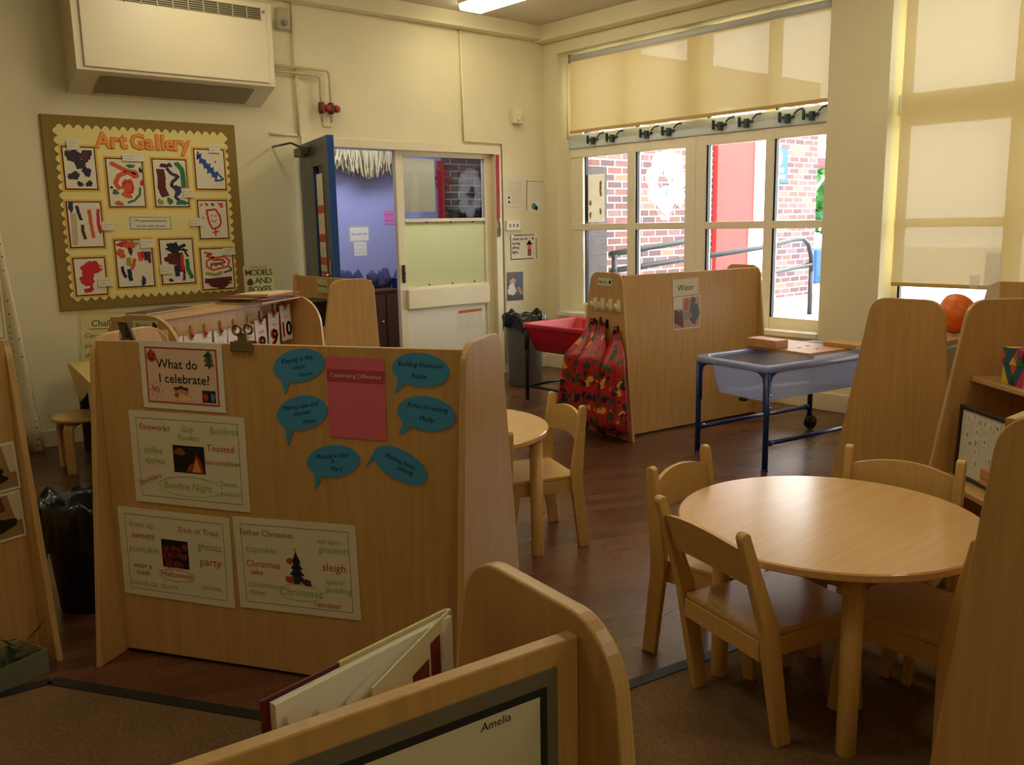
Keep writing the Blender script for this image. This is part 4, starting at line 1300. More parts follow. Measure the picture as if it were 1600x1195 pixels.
# foreground unit
dF = Vector((0.993, -0.117)).normalized(); oF = Vector((0.592, 0.593)) - dF * 1.0
UF = Plane(oF.x, oF.y, dF.x, dF.y)
unit('beech book divider in the immediate foreground with a framed drawing on it', UF, 1.0, 1.0, 0.967, (0.06, 0.40, 0.70), end_profile(0.99, 0.17, 0.42, -0.05, 0.215, 0.075))
# maths unit with pale front and rounded end
UM = Plane(1.463, 3.934, 0.886, 0.463)
pm = rounded([(-0.03, 0.0), (0.52, 0.0), (0.46, 1.0), (0.04, 1.0)], [0, 0, 0.17, 0.17], 10)
ULEN, UPY = 1.10, 0.245
um = unit('low beech maths unit with number cards strung along its front', UM, ULEN, 1.0, None, (0.06,), pm, shelf_depth=0.45, panel=False)
b = B(); b.box(0, ULEN, UPY, UPY + 0.018, 0.079, 0.962, bev=0.002); b.build('back_panel', BEECH, um)
b = B(); b.box(0.001, ULEN - 0.001, UPY - 0.025, 0.44, 0.963, 0.987, bev=0.003); b.build('top_board', BEECHX, um)
for yy in (0.08, 0.20, 0.32):
    coat_hook(um, -0.0205, yy + 0.02, 0.905, -1, s=1.1)
s = Sheet(0.145, 0.042, mat('pale_green_label', 'cfd2a8', 0.8))
s.text('Agnes', -0.02, 0.0, 0.03, shear=0.1).poly(blobby(0.055, 0.0, 0.014, 0.014, 9), mat('dark_plum', '4a2230', 0.8), 1)
p = UM.pt(-0.0215, 0.21)
s.place('name_label', 'small name label on the rounded end of the maths unit', 'label', (p[0], p[1], 0.955), UM.rz - PI / 2)

# workshop label and tub
s = Sheet(0.14, 0.095, mat('lime_label', 'c6c48c', 0.8)); s.text('Workshop', 0, 0, 0.03)
p = UK.pt(0.60, 0.020)
s.place('area_label', 'pale green workshop label on the divider before the doorway', 'label', (p[0], p[1], 0.985), UK.rz + PI)
t = thing('black_tub', 'black storage tub with yellow label on the workshop divider shelf', 'tub', (*UK.pt(0.50, 0.19), 0.739), UK.rz)
b = B(); b.prism([(-0.09, 0), (0.09, 0), (0.105, 0.16), (-0.105, 0.16)], 'x', -0.14, 0.14, BLACK, bev=0.004); b.build('tub', None, t)
b = B(); b.box(-0.155, 0.155, -0.118, 0.118, 0.15, 0.168, bev=0.004); b.build('rim', BLACK, t)
s = Sheet(0.09, 0.075, mat('yellow_label', 'd8cc4a', 0.7)); s.poly(ellipse(0, 0, 0.015, 0.02), INK, 0)
s.place('label_card', None, None, (0, 0.108, 0.085), PI, parent=t)

# ------------------------------------------------------------------ posters on the celebration divider
def U1P(s_, z, off=0.0012): return U1.at(s_, z, off)
PINKISH = mat('pale_pink_paper', 'e2c4a4', 0.8)
s = Sheet(0.297, 0.21)
s.rect(-0.127, -0.085, 0.127, 0.085, PINKISH, 0).frame(-0.129, -0.087, 0.129, 0.087, 0.005, REDINK, 1)
s.text('What do', -0.015, 0.035, 0.041, bold=0.0002).text('I celebrate?', 0.008, -0.010, 0.040, bold=0.0002)
OP = mat('print_pumpkin', 'b83a22', 0.8); GT = mat('print_green', '2e5a34', 0.8)
s.poly(ellipse(-0.105, 0.058, 0.017, 0.018), OP, 2).rect(-0.108, 0.073, -0.104, 0.082, INK, 2)
for x in (-0.111, -0.099): s.poly(ellipse(x, 0.062, 0.003, 0.003, 8), INK, 3)
s.line([(-0.113, 0.051), (-0.105, 0.048), (-0.097, 0.051)], 0.003, INK, 3)
for i in range(3): s.poly([(0.083 - 0.002 * i, 0.035 + i * 0.014), (0.119 + 0.002 * i - 0.004 * i, 0.035 + i * 0.014), (0.101, 0.062 + i * 0.011)], GT, 2)
s.rect(0.098, 0.028, 0.104, 0.035, INK, 2)
g = random.Random(3)
for i in range(9): s.poly(ellipse(0.09 + g.random() * 0.022, 0.037 + g.random() * 0.03, 0.002, 0.002, 6), REDINK, 3)
s.text('90', -0.098, -0.047, 0.03, mat('print_red', 'a8303c', 0.8), 2)
for k in range(8):
    a = k * PI / 4; s.line([(-0.095 + 0.018 * math.cos(a), -0.047 + 0.018 * math.sin(a)), (-0.095 + 0.026 * math.cos(a), -0.047 + 0.026 * math.sin(a))], 0.002, REDINK, 2)
for k in range(3):
    s.poly(ellipse(-0.022 + k * 0.017, -0.048 + 0.004 * (k % 2), 0.009, 0.01), SK, 2).poly(ellipse(-0.022 + k * 0.017, -0.039 + 0.004 * (k % 2), 0.01, 0.005), mat('print_brown', '4a2c1c', 0.8), 3)
s.rect(-0.03, -0.075, 0.03, -0.06, mat('print_cream', 'e8d090', 0.8), 2).poly(ellipse(-0.022, -0.06, 0.008, 0.007), REDINK, 3)
s.rect(0.07, -0.077, 0.117, -0.04, mat('print_navy', '1c2038', 0.8), 2).poly(ellipse(0.082, -0.06, 0.008, 0.012), REDINK, 3).poly(blobby(0.107, -0.06, 0.006, 0.013, 4), mat('print_sky', '6a86b8', 0.8), 3)
s.place('title_poster', 'small pink bordered poster asking what do I celebrate, top left of the large divider', 'poster', U1P(0.316, 0.941), U1.rz, R(-1))

def a3(words, center):
    s = Sheet(0.42, 0.297, CREAMPAPER)
    s.frame(-0.185, -0.127, 0.185, 0.127, 0.0012, INK, 0)
    for (tx, x, z, sz, m, *r) in words:
        s.text(tx, x, z, sz, m, 1, shear=0.08, rot=r[0] if r else 0)
    return s
s = a3([('Fireworks', -0.118, 0.098, 0.028, REDINK), ('Guy', 0.003, 0.10, 0.026, GREENINK), ('Fawkes', 0.006, 0.072, 0.026, GREENINK), ('Bonfires', 0.135, 0.10, 0.03, GREENINK), ('toffee', -0.128, 0.025, 0.03, GREENINK), ('apples', -0.126, -0.008, 0.03, GREENINK),
        ('Toasted', 0.118, 0.045, 0.03, REDINK), ('marshmallows', 0.124, 0.0, 0.022, REDINK), ('Sparklers', -0.148, -0.07, 0.024, REDINK, 0.35), ('Bonfire Night', -0.01, -0.085, 0.032, GREENINK), ('Sweet', 0.14, -0.065, 0.024, GREENINK), ('popcorn', 0.146, -0.095, 0.021, GREENINK)], None)
s.rect(-0.055, -0.04, 0.06, 0.047, mat('night_black', '120c0c', 0.5), 1)
s.poly(blobby(-0.03, 0.026, 0.018, 0.012, 3), mat('smoke_orange', '8a4a2c', 0.5), 2).poly([(-0.01, -0.036), (0.055, -0.036), (0.045, 0.0), (0.03, 0.022), (0.018, -0.008), (0.005, -0.012)], mat('fire_red', 'a83a1c', 0.5), 2).poly([(0.012, -0.036), (0.045, -0.036), (0.03, 0.008)], mat('fire_yellow', 'e0a040', 0.5), 3)
s.line(ellipse(0, -0.085, 0.115, 0.032, 40) , 0.0016, GREENINK, 1)
s.place('word_poster', 'Bonfire Night word poster, biggest cream sheet under the title poster', 'poster', U1P(0.314, 0.676), U1.rz, R(-0.6))
s = a3([('dress up', -0.125, 0.095, 0.028, GREENINK), ('Trick or Treat', 0.09, 0.092, 0.026, REDINK), ('sweets', -0.12, 0.058, 0.032, REDINK), ('ghosts', 0.13, 0.045, 0.034, GREENINK), ('pumpkin', -0.12, 0.012, 0.034, GREENINK), ('party', 0.13, -0.005, 0.038, REDINK), ('wear a', -0.13, -0.045, 0.026, REDINK), ('mask', -0.13, -0.068, 0.026, REDINK),
        ('Halloween', 0.0, -0.062, 0.028, REDINK), ('knock on doors', -0.09, -0.105, 0.028, GREENINK), ('pirates', 0.13, -0.09, 0.026, GREENINK)], None)
s.rect(-0.05, -0.038, 0.05, 0.055, mat('night_black', '120c0c', 0.5), 1)
g = random.Random(11)
for i in range(16): s.poly(blobby(-0.04 + 0.08 * g.random(), -0.03 + 0.066 * g.random(), 0.011, 0.012, i), mat('pumpkin_photo', '7e2c1c', 0.5), 2)
s.line(ellipse(0, -0.064, 0.068, 0.02, 30), 0.0016, REDINK, 1)
s.place('word_poster', 'Halloween word poster, lower left cream sheet on the large divider', 'poster', U1P(0.233, 0.355), U1.rz, R(-0.8))
s = a3([('Father Christmas', -0.095, 0.1, 0.027, REDINK), ('we open', 0.12, 0.092, 0.024, GREENINK), ('presents', 0.135, 0.066, 0.03, GREENINK), ('cupcakes', -0.118, 0.048, 0.03, GREENINK), ('Christmas', -0.115, 0.0, 0.03, REDINK), ('cake', -0.14, -0.026, 0.026, REDINK), ('sleigh', 0.13, 0.01, 0.036, REDINK), ('Christmas', -0.122, -0.068, 0.026, GREENINK), ('dinner', -0.14, -0.093, 0.024, GREENINK),
        ('Christmas', 0.01, -0.08, 0.036, GREENINK), ('special', 0.13, -0.035, 0.024, GREENINK), ('pudding', 0.14, -0.06, 0.028, GREENINK), ('reindeer', 0.10, -0.112, 0.026, REDINK)], None)
for i in range(4): s.poly([(-0.028 + i * 0.005, -0.045 + i * 0.02), (0.034 - i * 0.005, -0.045 + i * 0.02), (0.002, -0.008 + i * 0.02)], mat('tree_dark', '1f2a22', 0.6), 1)
s.poly(blobby(-0.022, -0.04, 0.016, 0.012, 4), REDINK, 2).poly(blobby(0.034, -0.045, 0.018, 0.01, 5), mat('print_maroon', '6a2018', 0.6), 2).rect(-0.012, -0.052, 0.012, -0.035, mat('tree_dark', '1f2a22', 0.6), 2).poly(ellipse(0.002, 0.057, 0.004, 0.005, 10), mat('print_gold', 'c0a040', 0.6), 2)
s.poly(blobby(-0.02, 0.02, 0.012, 0.009, 6), REDINK, 2)
s.line(ellipse(0.01, -0.08, 0.078, 0.026, 34), 0.0016, GREENINK, 1)
s.place('word_poster', 'Christmas word poster, lower right cream sheet on the large divider', 'poster', U1P(0.669, 0.363), U1.rz, R(0.8))
s = Sheet(0.182, 0.236, mat('pink_poster', 'd86876', 0.7))
s.rect(-0.091, 0.045, 0.091, 0.082, mat('deep_pink', 'b44452', 0.7), 0).text('Celebrating Difference', 0, 0.064, 0.0175, mat('pale_pink_ink', 'f0c8c4', 0.8), 2)
s.place('pink_poster', 'pink Celebrating Difference poster among the blue speech bubbles', 'poster', U1P(0.902, 0.897), U1.rz, R(-0.8))
# speech bubbles
TEAL = mat('teal_card', '3f93c0', 0.75)
def bubble(label, cs, cz, rx, ry, rot, tail, lines, trot):
    ca, sa = math.cos(rot), math.sin(rot)
    el = ellipse(0, 0, rx, ry, 48, rot)
    # tail: two ellipse indices replaced by the tip
    ta, tb, tip = tail
    def inside(a):
        return (ta <= a <= tb)
    pts, done = [], False
    for k, p in enumerate(el):
        a = (360 * k / 48)
        if inside(a):
            if not done:
                pts.append(p); pts.append(tip); done = True
                last = k
            lastp = p
            continue
        if done == True:
            pts.append(lastp); done = 2
        pts.append(p)
    s = Sheet(rx * 2, ry * 2, TEAL, 0.0012, outline=pts)
    for (tx, x, z, sz) in lines:
        s.text(tx, x, z, sz, INK, 0, shear=0.15, rot=trot)
    s.place('speech_bubble', label, 'speech bubble', U1P(cs, cz), U1.rz, group=None)
bubble('teal speech bubble at top left of the pink poster', 0.722, 0.986, 0.086, 0.048, R(12), (215, 245, (-0.052, -0.09)), [('Playing in the', -0.005, 0.018, 0.02), ('water', 0.0, -0.004, 0.019), ('mason', 0.02, -0.024, 0.018)], R(10))
bubble('teal speech bubble at middle left of the pink poster', 0.722, 0.846, 0.086, 0.050, R(14), (215, 245, (-0.054, -0.105)), [('Making cake and', -0.005, 0.02, 0.018), ('playdoh', 0.0, 0.0, 0.018), ('Mattie', 0.025, -0.024, 0.018)], R(10))
bubble('teal speech bubble below the lower left corner of the pink poster', 0.816, 0.706, 0.088, 0.048, R(10), (215, 245, (-0.064, -0.092)), [('Making a cake', -0.002, 0.016, 0.019), ('&', 0.0, 0.0, 0.016), ('Mary', 0.01, -0.022, 0.02)], R(8))
bubble('teal speech bubble below the lower right corner of the pink poster', 1.03, 0.708, 0.088, 0.046, R(-24), (178, 205, (-0.112, -0.016)), [('Making faces', 0.0, 0.012, 0.019), ('playing', 0.015, -0.014, 0.018)], R(-20))
bubble('teal speech bubble at top right of the pink poster', 1.104, 0.985, 0.086, 0.048, R(-3), (212, 240, (-0.082, -0.07)), [('Building Outdoors', 0.0, 0.014, 0.018), ('Robin', -0.005, -0.018, 0.02)], R(-2))
bubble('teal speech bubble at middle right of the pink poster', 1.116, 0.862, 0.088, 0.050, R(-4), (212, 240, (-0.088, -0.07)), [('Fond of reading', 0.005, 0.018, 0.019), ('Molly', 0.0, -0.016, 0.02)], R(-6))
# clips
def clip(name, label, plane, s_, ztop, w=0.075, back=0.018, m=None, handle=True):
    m = m or mat('clip_steel', '8a7a5c', 0.35, 0.8)
    t = thing(name, label, 'clip', plane.at(s_, ztop, 0), plane.rz)
    b = B(); b.box(-w / 2, w / 2, -0.006, -0.001, -0.022, 0.006, bev=0.002); b.box(-w / 2, w / 2, back + 0.001, back + 0.006, -0.022, 0.006, bev=0.002); b.box(-w / 2, w / 2, -0.009, -0.004, -0.024, -0.015, bev=0.003)
    b.build('jaws', m, t)
    if handle:
        b = B(); b.box(-0.015, 0.015, 0.0, back, 0.0015, 0.03, bev=0.003); b.build('spring_body', m, t)
        for sx in (-1, 1):
            b = B()
            pts = [(sx * 0.011 + 0.014 * math.cos(a), back / 2 + sx * 0.012, 0.040 + 0.014 * math.sin(a)) for a in [k * PI / 8 for k in range(17)]]
            b.tube(pts, 0.0045, n=6); b.build('grip_loop', m, t)
    return t
clip('bulldog_clip', 'steel bulldog clip gripping the top edge of the large divider', U1, 0.535, 1.046)
t = thing('striped_clip', 'dark striped clip leaning at the top left corner of the large divider', 'clip', (*U1.pt(0.09, 0.05), 1.035), U1.rz)
b = B(); b.prism([(-0.02, 0.0), (0.022, 0.0), (0.0, 0.062), (-0.035, 0.062)], 'y', -0.006, 0.006, mat('dark_brown_clip', '33241a', 0.5), bev=0.001); b.build('body', None, t)
b = B()
for k in range(4): b.box(-0.03 + k * 0.006, -0.028 + k * 0.006, -0.007, -0.006, 0.01, 0.055)
b.build('stripes', mat('clip_stripe', '7a6650', 0.5), t)
b = B(); b.box(-0.012, 0.012, -0.031, -0.006, -0.02, 0.012, bev=0.002); b.build('jaw', mat('dark_brown_clip', '33241a', 0.5), t)

# photographs and clip on the left divider
for (lab, ss, zz, h, seed) in (('upper photograph on the divider at the left edge', 0.0, 0.645, 0.15, 5), ('lower photograph on the divider at the left edge', 0.0, 0.485, 0.15, 9)):
    s = Sheet(0.22, 0.155, PAPER)
    s.rect(-0.104, -0.07, 0.104, 0.07, mat('photo_tan2', '9a7a52', 0.4), 0)
    s.poly([(-0.104, 0.0), (0.06, 0.02), (0.05, 0.07), (-0.104, 0.07)], mat('photo_umber', '6a3a22', 0.4), 1).poly(blobby(0.0, -0.02, 0.08, 0.03, seed), mat('photo_black', '241612', 0.4), 2).poly(blobby(-0.05, 0.02, 0.03, 0.03, seed + 1), mat('photo_skin2', 'c09068', 0.4), 2)
    s.poly([(0.07, 0.07), (0.104, 0.07), (0.104, -0.02), (0.085, -0.02)], mat('photo_pale', 'd0c4a0', 0.4), 1)
    s.place('photograph', lab, 'photograph', UL.at(1.2 - 0.115, zz), UL.rz, R(2))
clip('bulldog_clip', 'dark clip on the top edge of the divider at the left edge', UL, 1.155, 1.046, 0.06, m=mat('dark_clip', '2a241c', 0.4, 0.6))
s = Sheet(0.20, 0.24, CREAMPAPER); s.frame(-0.095, -0.115, 0.095, 0.115, 0.006, mat('cream_line', 'b4a870', 0.8), 0)
s.place('clipped_sheet', 'cream sheet held upright by the clip at the left edge', 'paper', UL.at(1.112, 1.168, 0.0), UL.rz)

# ------------------------------------------------------------------ water divider: labels, hooks, aprons
s = Sheet(0.235, 0.11, mat('label_white', 'dcd6c4', 0.6)); s.text('Water', 0.0, -0.005, 0.055)
s.place('area_label', 'white Water label on the divider under the window', 'label', UW.at(0.53, 0.945), UW.rz, R(1.5))
s = Sheet(0.245, 0.215, PAPER)
s.rect(-0.115, -0.10, 0.115, 0.10, mat('photo_peach', 'b89484', 0.3), 0)
s.rect(-0.115, 0.03, -0.04, 0.10, mat('photo_light', 'd8d2cc', 0.3), 1).poly(blobby(-0.005, 0.055, 0.022, 0.04, 2), mat('photo_red', 'b05a4a', 0.3), 2).poly(blobby(0.065, -0.01, 0.042, 0.075, 4), mat('photo_slate', '4a545c', 0.3), 2).poly(ellipse(0.055, 0.075, 0.024, 0.026), mat('photo_hair', '6a4a3a', 0.3), 3)
s.poly([(-0.115, -0.06), (-0.03, -0.1), (-0.04, 0.0), (-0.115, 0.03)], mat('photo_rust', '6a342a', 0.3), 2).poly(blobby(0.0, -0.02, 0.04, 0.03, 7), mat('photo_grey', '8a8686', 0.3), 3).poly(blobby(-0.06, 0.0, 0.02, 0.02, 8), mat('photo_hair', '6a4a3a', 0.3), 4)
s.place('photograph', 'photograph of children at the water tray below the Water label', 'photograph', UW.at(0.545, 0.775), UW.rz, R(1))
s = Sheet(0.14, 0.05, mat('pale_green_label', 'cfd2a8', 0.8)); s.text('Aprons', -0.02, 0, 0.026).poly(blobby(0.052, 0, 0.011, 0.011, 2), INK, 1)
p = UW.pt(-0.0215, 0.16)
s.place('name_label', 'small label on the apron end of the divider under the window', 'label', (p[0], p[1], 1.0), UW.rz - PI / 2)
for yy in (0.02, 0.10, 0.18, 0.255):
    coat_hook(uw, -0.0205, yy, 0.855, -1, s=1.35)
BK = mat('black_hook', '141414', 0.4)
HK = []
for (yy, zz) in ((0.03, 0.70), (0.135, 0.735), (0.20, 0.745), (0.26, 0.735)):
    coat_hook(uw, -0.0205, yy, zz, -1, BK, 0.9); HK.append((yy, zz))
def apron(label, yy, ztop, zbot, wtop, wbot, depth, seed, lean=0.0, xoff=0.0):
    """a hanging plastic apron: a closed, folded sheet of cloth gathered at the hook"""
    g = random.Random(seed)
    ph = [g.uniform(0, 6.28) for _ in range(4)]
    t = thing('apron', label, 'apron', (*UW.pt(-0.022 - xoff, yy), 0), UW.rz, 'red aprons on the divider end')
    b = B()
    n, k = 64, 26
    vs, fs = [], []
    for j in range(k + 1):
        v = j / k
        z = ztop + (zbot - ztop) * v
        q = min(1.0, v / 0.34)
        w = wtop + (wbot - wtop) * (0.82 * (q * q * (3 - 2 * q)) + 0.18 * v)
        dp = (0.018 + depth * (0.7 * q ** 1.3 + 0.3 * v)) * (1.0 if v < 0.9 else math.sqrt(max(0.0, 1 - ((v - 0.9) / 0.1) ** 2 * 0.75)))
        if v > 0.9: w *= math.sqrt(max(0.0, 1 - ((v - 0.9) / 0.1) ** 2 * 0.5))
        for i in range(n):
            a = 2 * PI * i / n
            fold = 1 + (0.12 + 0.24 * v) * math.sin(4 * a + ph[0] + 1.8 * v) + 0.12 * v * math.sin(9 * a + ph[1])
            y = lean * v + w / 2 * math.sin(a) * (0.9 + 0.1 * fold)
            x = -(dp * 0.5) + dp * 0.5 * math.cos(a) * fold
            x = min(x, -0.002)
            zz = z + (0.03 * math.sin(3 * a + ph[2]) * v if j == k else 0) - 0.02 * v * math.cos(a)
            vs.append((x, y, zz))
    for j in range(k):
        for i in range(n):
            a, c = j * n + i, j * n + (i + 1) % n
            fs.append((a, c, c + n, a + n))
    fs.append(tuple(range(n)))
    b.mesh(vs, fs, MATS['apron'], True)
    b.build('cloth', None, t)
    b = B()
    b.tube([(-0.01, -0.02, ztop - 0.02), (-0.022, -0.012, ztop + 0.018), (-0.028, 0.0, ztop + 0.026), (-0.022, 0.012, ztop + 0.018), (-0.01, 0.02, ztop - 0.02)], 0.004, n=6)
    b.build('neck_loop', mat('apron_strap', '8a1420', 0.6), t)
    b = B(); zc = ztop + (zbot - ztop) * 0.16
    b.lathe([(0.0, 0), (0.035, 0.0), (0.03, -0.012), (0, -0.014)], (-0.028, lean * 0.16 - wtop * 0.3, zc), axis='x', n=16)
    b.build('arm_opening', mat('apron_inside', '4a0e14', 0.7), t)
    return t
apron('red printed apron nearest the front edge of the divider end', 0.03, 0.70, 0.055, 0.07, 0.25, 0.15, 3, -0.07)
apron('red printed apron on the second hook, half behind the front apron', 0.15, 0.74, 0.06, 0.07, 0.25, 0.19, 7, 0.0, 0.02)
apron('red printed apron on the rearmost hook nearest the red tray', 0.27, 0.735, 0.10, 0.08, 0.26, 0.21, 12, 0.03)

# ------------------------------------------------------------------ chairs
BENT = [(-0.180, 0.0), (-0.150, 0.27), (-0.148, 0.33), (-0.178, 0.605)]
LEAN = [(-0.150, 0.0), (-0.200, 0.29), (-0.208, 0.34), (-0.298, 0.60)]
MID = [(-0.165, 0.0), (-0.165, 0.28), (-0.167, 0.33), (-0.212, 0.60)]
def make_chair(label, prof):
    t = thing('child_chair', label, 'chair')
    hw = 0.172
    for sx in (-1, 1):
        # rear leg and back post in one bent plank with a rounded top
        b = B()
        pf = [Vector(p) for p in prof]
        wd = [0.046, 0.052, 0.052, 0.032]
        front = [(p.x + w / 2, p.y) for p, w in zip(pf, wd)]
        back = [(p.x - w / 2, p.y) for p, w in zip(pf, wd)]
        top = pf[-1]
        cap = [(top.x + 0.016 * math.cos(a), top.y + 0.016 * math.sin(a)) for a in (0.5, 1.0, 1.57, 2.1, 2.6)]
        b.prism(front + cap + back[::-1], 'x', sx * hw - 0.0135, sx * hw + 0.0135, CHAIRW, bev=0.004)
        b.build('rear_leg', None, t)
        b = B()
        b.prism([(0.092, 0.285), (0.148, 0.285), (0.172, 0.0), (0.138, 0.0)], 'x', sx * 0.140 - 0.013, sx * 0.140 + 0.013, CHAIRW, bev=0.003)
        b.build('front_leg', None, t)
    ys = prof[2][0] - 0.01
    b = B()
    b.prism(rounded([(-0.155, ys), (0.155, ys), (0.165, 0.155), (-0.165, 0.155)], [0.005, 0.005, 0.03, 0.03]), 'z', 0.302, 0.318, CHAIRW, bev=0.004)
    b.build('seat', None, t)
    b = B()
    b.box(-0.155, 0.155, ys - 0.005, ys + 0.017, 0.245, 0.301, bev=0.003); b.box(-0.126, 0.126, 0.125, 0.145, 0.245, 0.301, bev=0.003)
    for sx in (-1, 1): b.prism([(sx * 0.158, ys), (sx * 0.136, ys), (sx * 0.130, 0.145), (sx * 0.155, 0.145)], 'z', 0.245, 0.301, None, bev=0.002)
    b.build('seat_rail', CHAIRW, t)
    # curved top rail
    b = B()
    n = 16
    p3, p2 = Vector(prof[3]), Vector(prof[2])
    def yat(z):
        u = (z - p2.y) / (p3.y - p2.y); return p2.x + (p3.x - p2.x) * u
    vs, fs = [], []
    for i in range(n + 1):
        x = -0.160 + 0.320 * i / n
        q = 1 - (x / 0.16) ** 2
        bow = -0.018 * q
        zt = 0.560 + 0.026 * q; zb = 0.455 + 0.018 * q
        for (z, o) in ((zb, 0.0065), (zt, 0.0065), (zt, -0.0065), (zb, -0.0065)):
            vs.append((x, yat(z) + bow + o, z))
    for i in range(n):
        for k in range(4):
            a, c = i * 4 + k, i * 4 + (k + 1) % 4
            fs.append((a, c, c + 4, a + 4))
    fs.append((0, 1, 2, 3)); fs.append((n * 4 + 3, n * 4 + 2, n * 4 + 1, n * 4))
    b.mesh(vs, fs, CHAIRW)
    b.build('backrest', None, t)
    return t
def put_chair(t, label, mx, my, fx, fy, off, z=0.0, group='children chairs at the round tables'):
    f = Vector((fx, fy)).normalized()
    t.location = (mx + f.x * off, my + f.y * off, z)
    t.rotation_euler = (0, 0, math.atan2(f.y, f.x) - PI / 2)
    t['label'] = label; t['group'] = group
    return t
cA = make_chair('', LEAN)
cB = make_chair('', BENT)
put_chair(cA, 'beech child chair with its back to us, front left of the near round table', 1.964, 1.334, 0.968, -0.25, 0.15, 0.0045)
put_chair(cB, 'beech child chair at the rear left of the near round table', 2.244, 1.775, 0.15, -0.985, 0.18)
put_chair(copy_tree(cB), 'beech child chair behind the near round table, before the tapered unit', 2.775, 1.28, -0.986, -0.165, 0.18, 0.0045)
put_chair(make_chair('', MID), 'beech child chair half behind the near divider at the right of the near table', 2.315, 0.838, 0.03, 1.0, 0.165, 0.0045)
put_chair(copy_tree(cB), 'beech child chair facing the far round table, seen side on', 2.658, 2.725, -0.93, 0.364, 0.18)
put_chair(copy_tree(cB), 'beech child chair mostly hidden behind the end of the large divider', 1.905, 2.475, 0.25, 0.97, 0.18)
# ------------------------------------------------------------------ round tables
def round_table(label, cx, cy, r, h, legs, z0=0.0):
    t = thing('round_table', label, 'table', (cx, cy, z0))
    h -= z0
    b = B(); b.lathe([(0, h - 0.024), (r - 0.006, h - 0.024), (r, h - 0.02), (r, h - 0.004), (r - 0.004, h), (0, h)], m=TABLEW, n=72, smooth=False); b.build('table_top', None, t)
    for (x, y) in legs:
        b = B(); b.lathe([(0, 0), (0.024, 0), (0.025, 0.004), (0.028, h - 0.03), (0, h - 0.03)], (x - cx, y - cy, 0), m=CHAIRW, n=20); b.build('leg', None, t)
    b = B(); q = 0.2
    for (x0, x1, y0, y1) in ((-q, q, -q - 0.01, -q + 0.01), (-q, q, q - 0.01, q + 0.01), (-q - 0.01, -q + 0.01, -q, q), (q - 0.01, q + 0.01, -q, q)):
        b.box(x0, x1, y0, y1, h - 0.065, h - 0.0245)
    o = b.build('under_frame', CHAIRW, t); o.rotation_euler = (0, 0, R(12))
    return t
round_table('round beech table in the right foreground with four child chairs', 2.27, 1.255, 0.425, 0.53, [(2.005, 1.03), (2.105, 1.50), (2.54, 1.46), (2.53, 0.985)], 0.0045)
round_table('farther round beech table half hidden behind the large divider', 2.19, 2.965, 0.425, 0.53, [(2.38, 2.625), (1.86, 2.88), (1.992, 3.285), (2.51, 3.163)])

# ------------------------------------------------------------------ blue water table
FR = mat('blue_steel_tube', '1c3470', 0.3, 0.1)
t = thing('water_table', 'blue framed water table with a clear plastic tray under the window', 'water table', (4.172, 2.935, 0), math.atan2(-0.15, 0.98))
LX, HY, HZ = 1.0, 0.262, 0.585
for (x, sy, lab) in ((0, -1, 'l'), (0, 1, 'l'), (LX, -1, 'w'), (LX, 1, 'w')):
    b = B(); z0 = 0.0 if lab == 'l' else 0.06
    b.tube([(x, sy * HY, z0), (x, sy * HY, 0.56)], 0.0165, n=12)
    if lab == 'l':
        b.tube([(x, sy * HY, 0.0), (x, sy * HY, 0.012)], 0.019, n=12)
    dx = 1 if x == 0 else -1
    for (ex, ey) in ((dx, 0), (0, -sy)):
        b.tube([(x + 0.011 * ex, sy * HY + 0.011 * ey, 0.33), (x + 0.011 * ex, sy * HY + 0.011 * ey, 0.49), (x + 0.022 * ex, sy * HY + 0.022 * ey, 0.53), (x + 0.06 * ex, sy * HY + 0.06 * ey, 0.555), (x + 0.12 * ex, sy * HY + 0.12 * ey, 0.56)], 0.0135, n=10)
    o = b.build('leg', FR, t)
    b = B()
    for zz in (0.36, 0.43, 0.5):
        b.lathe([(0, -0.004), (0.006, -0.003), (0.006, 0), (0, 0)], (x + 0.012 * dx, sy * HY - 0.016, zz), axis='y', n=8)
    b.build('leg_bolt', STEEL, o)
    if lab == 'w':
        b = B(); b.lathe([(0, -0.018), (0.042, -0.018), (0.048, -0.012), (0.048, 0.012), (0.042, 0.018), (0, 0.018)], (x + 0.012, sy * HY, 0.05), axis='y', n=24); b.lathe([(0, -0.022), (0.014, -0.022), (0.014, 0.022), (0, 0.022)], (x + 0.012, sy * HY, 0.05), axis='y', n=12)
        b.build('castor', BLACK, t)
for sy in (-1, 1):
    b = B(); b.tube([(0.0, sy * HY, 0.155), (LX, sy * HY, 0.155)], 0.013, n=10)
    for x in (0.02, LX - 0.02): b.tube([(x, sy * HY, 0.155), (x + (0.03 if x < 0.5 else -0.03), sy * HY, 0.155)], 0.017, n=10)
    b.build('stretcher', FR, t)
b = B()
ring = rounded([(0, -HY), (LX, -HY), (LX, HY), (0, HY)], 0.04, 6)
b.tube([(x, y, 0.563) for x, y in ring] + [(ring[0][0], ring[0][1], 0.563)], 0.0155, n=10, caps=False); b.build('frame_tube', FR, t)
CL = sheer('clear_blue_plastic', 'c2cefc', 0.36, 0.45, tint='dfe6f8', gloss=0.2)
b = B()
def rr(inx, z, rad=0.06): return [(x, y, z) for x, y in rounded([(inx, -HY + inx), (LX - inx, -HY + inx), (LX - inx, HY - inx), (inx, HY - inx)], rad, 6)]
rings = [rr(-0.024, 0.555, 0.05), rr(-0.028, 0.583, 0.055), rr(-0.018, 0.592, 0.05), rr(0.022, 0.588, 0.05), rr(0.030, 0.572, 0.05), rr(0.062, 0.385, 0.06), rr(0.075, 0.372, 0.06)]
n = len(rings[0])
vs = [p for r in rings for p in r]
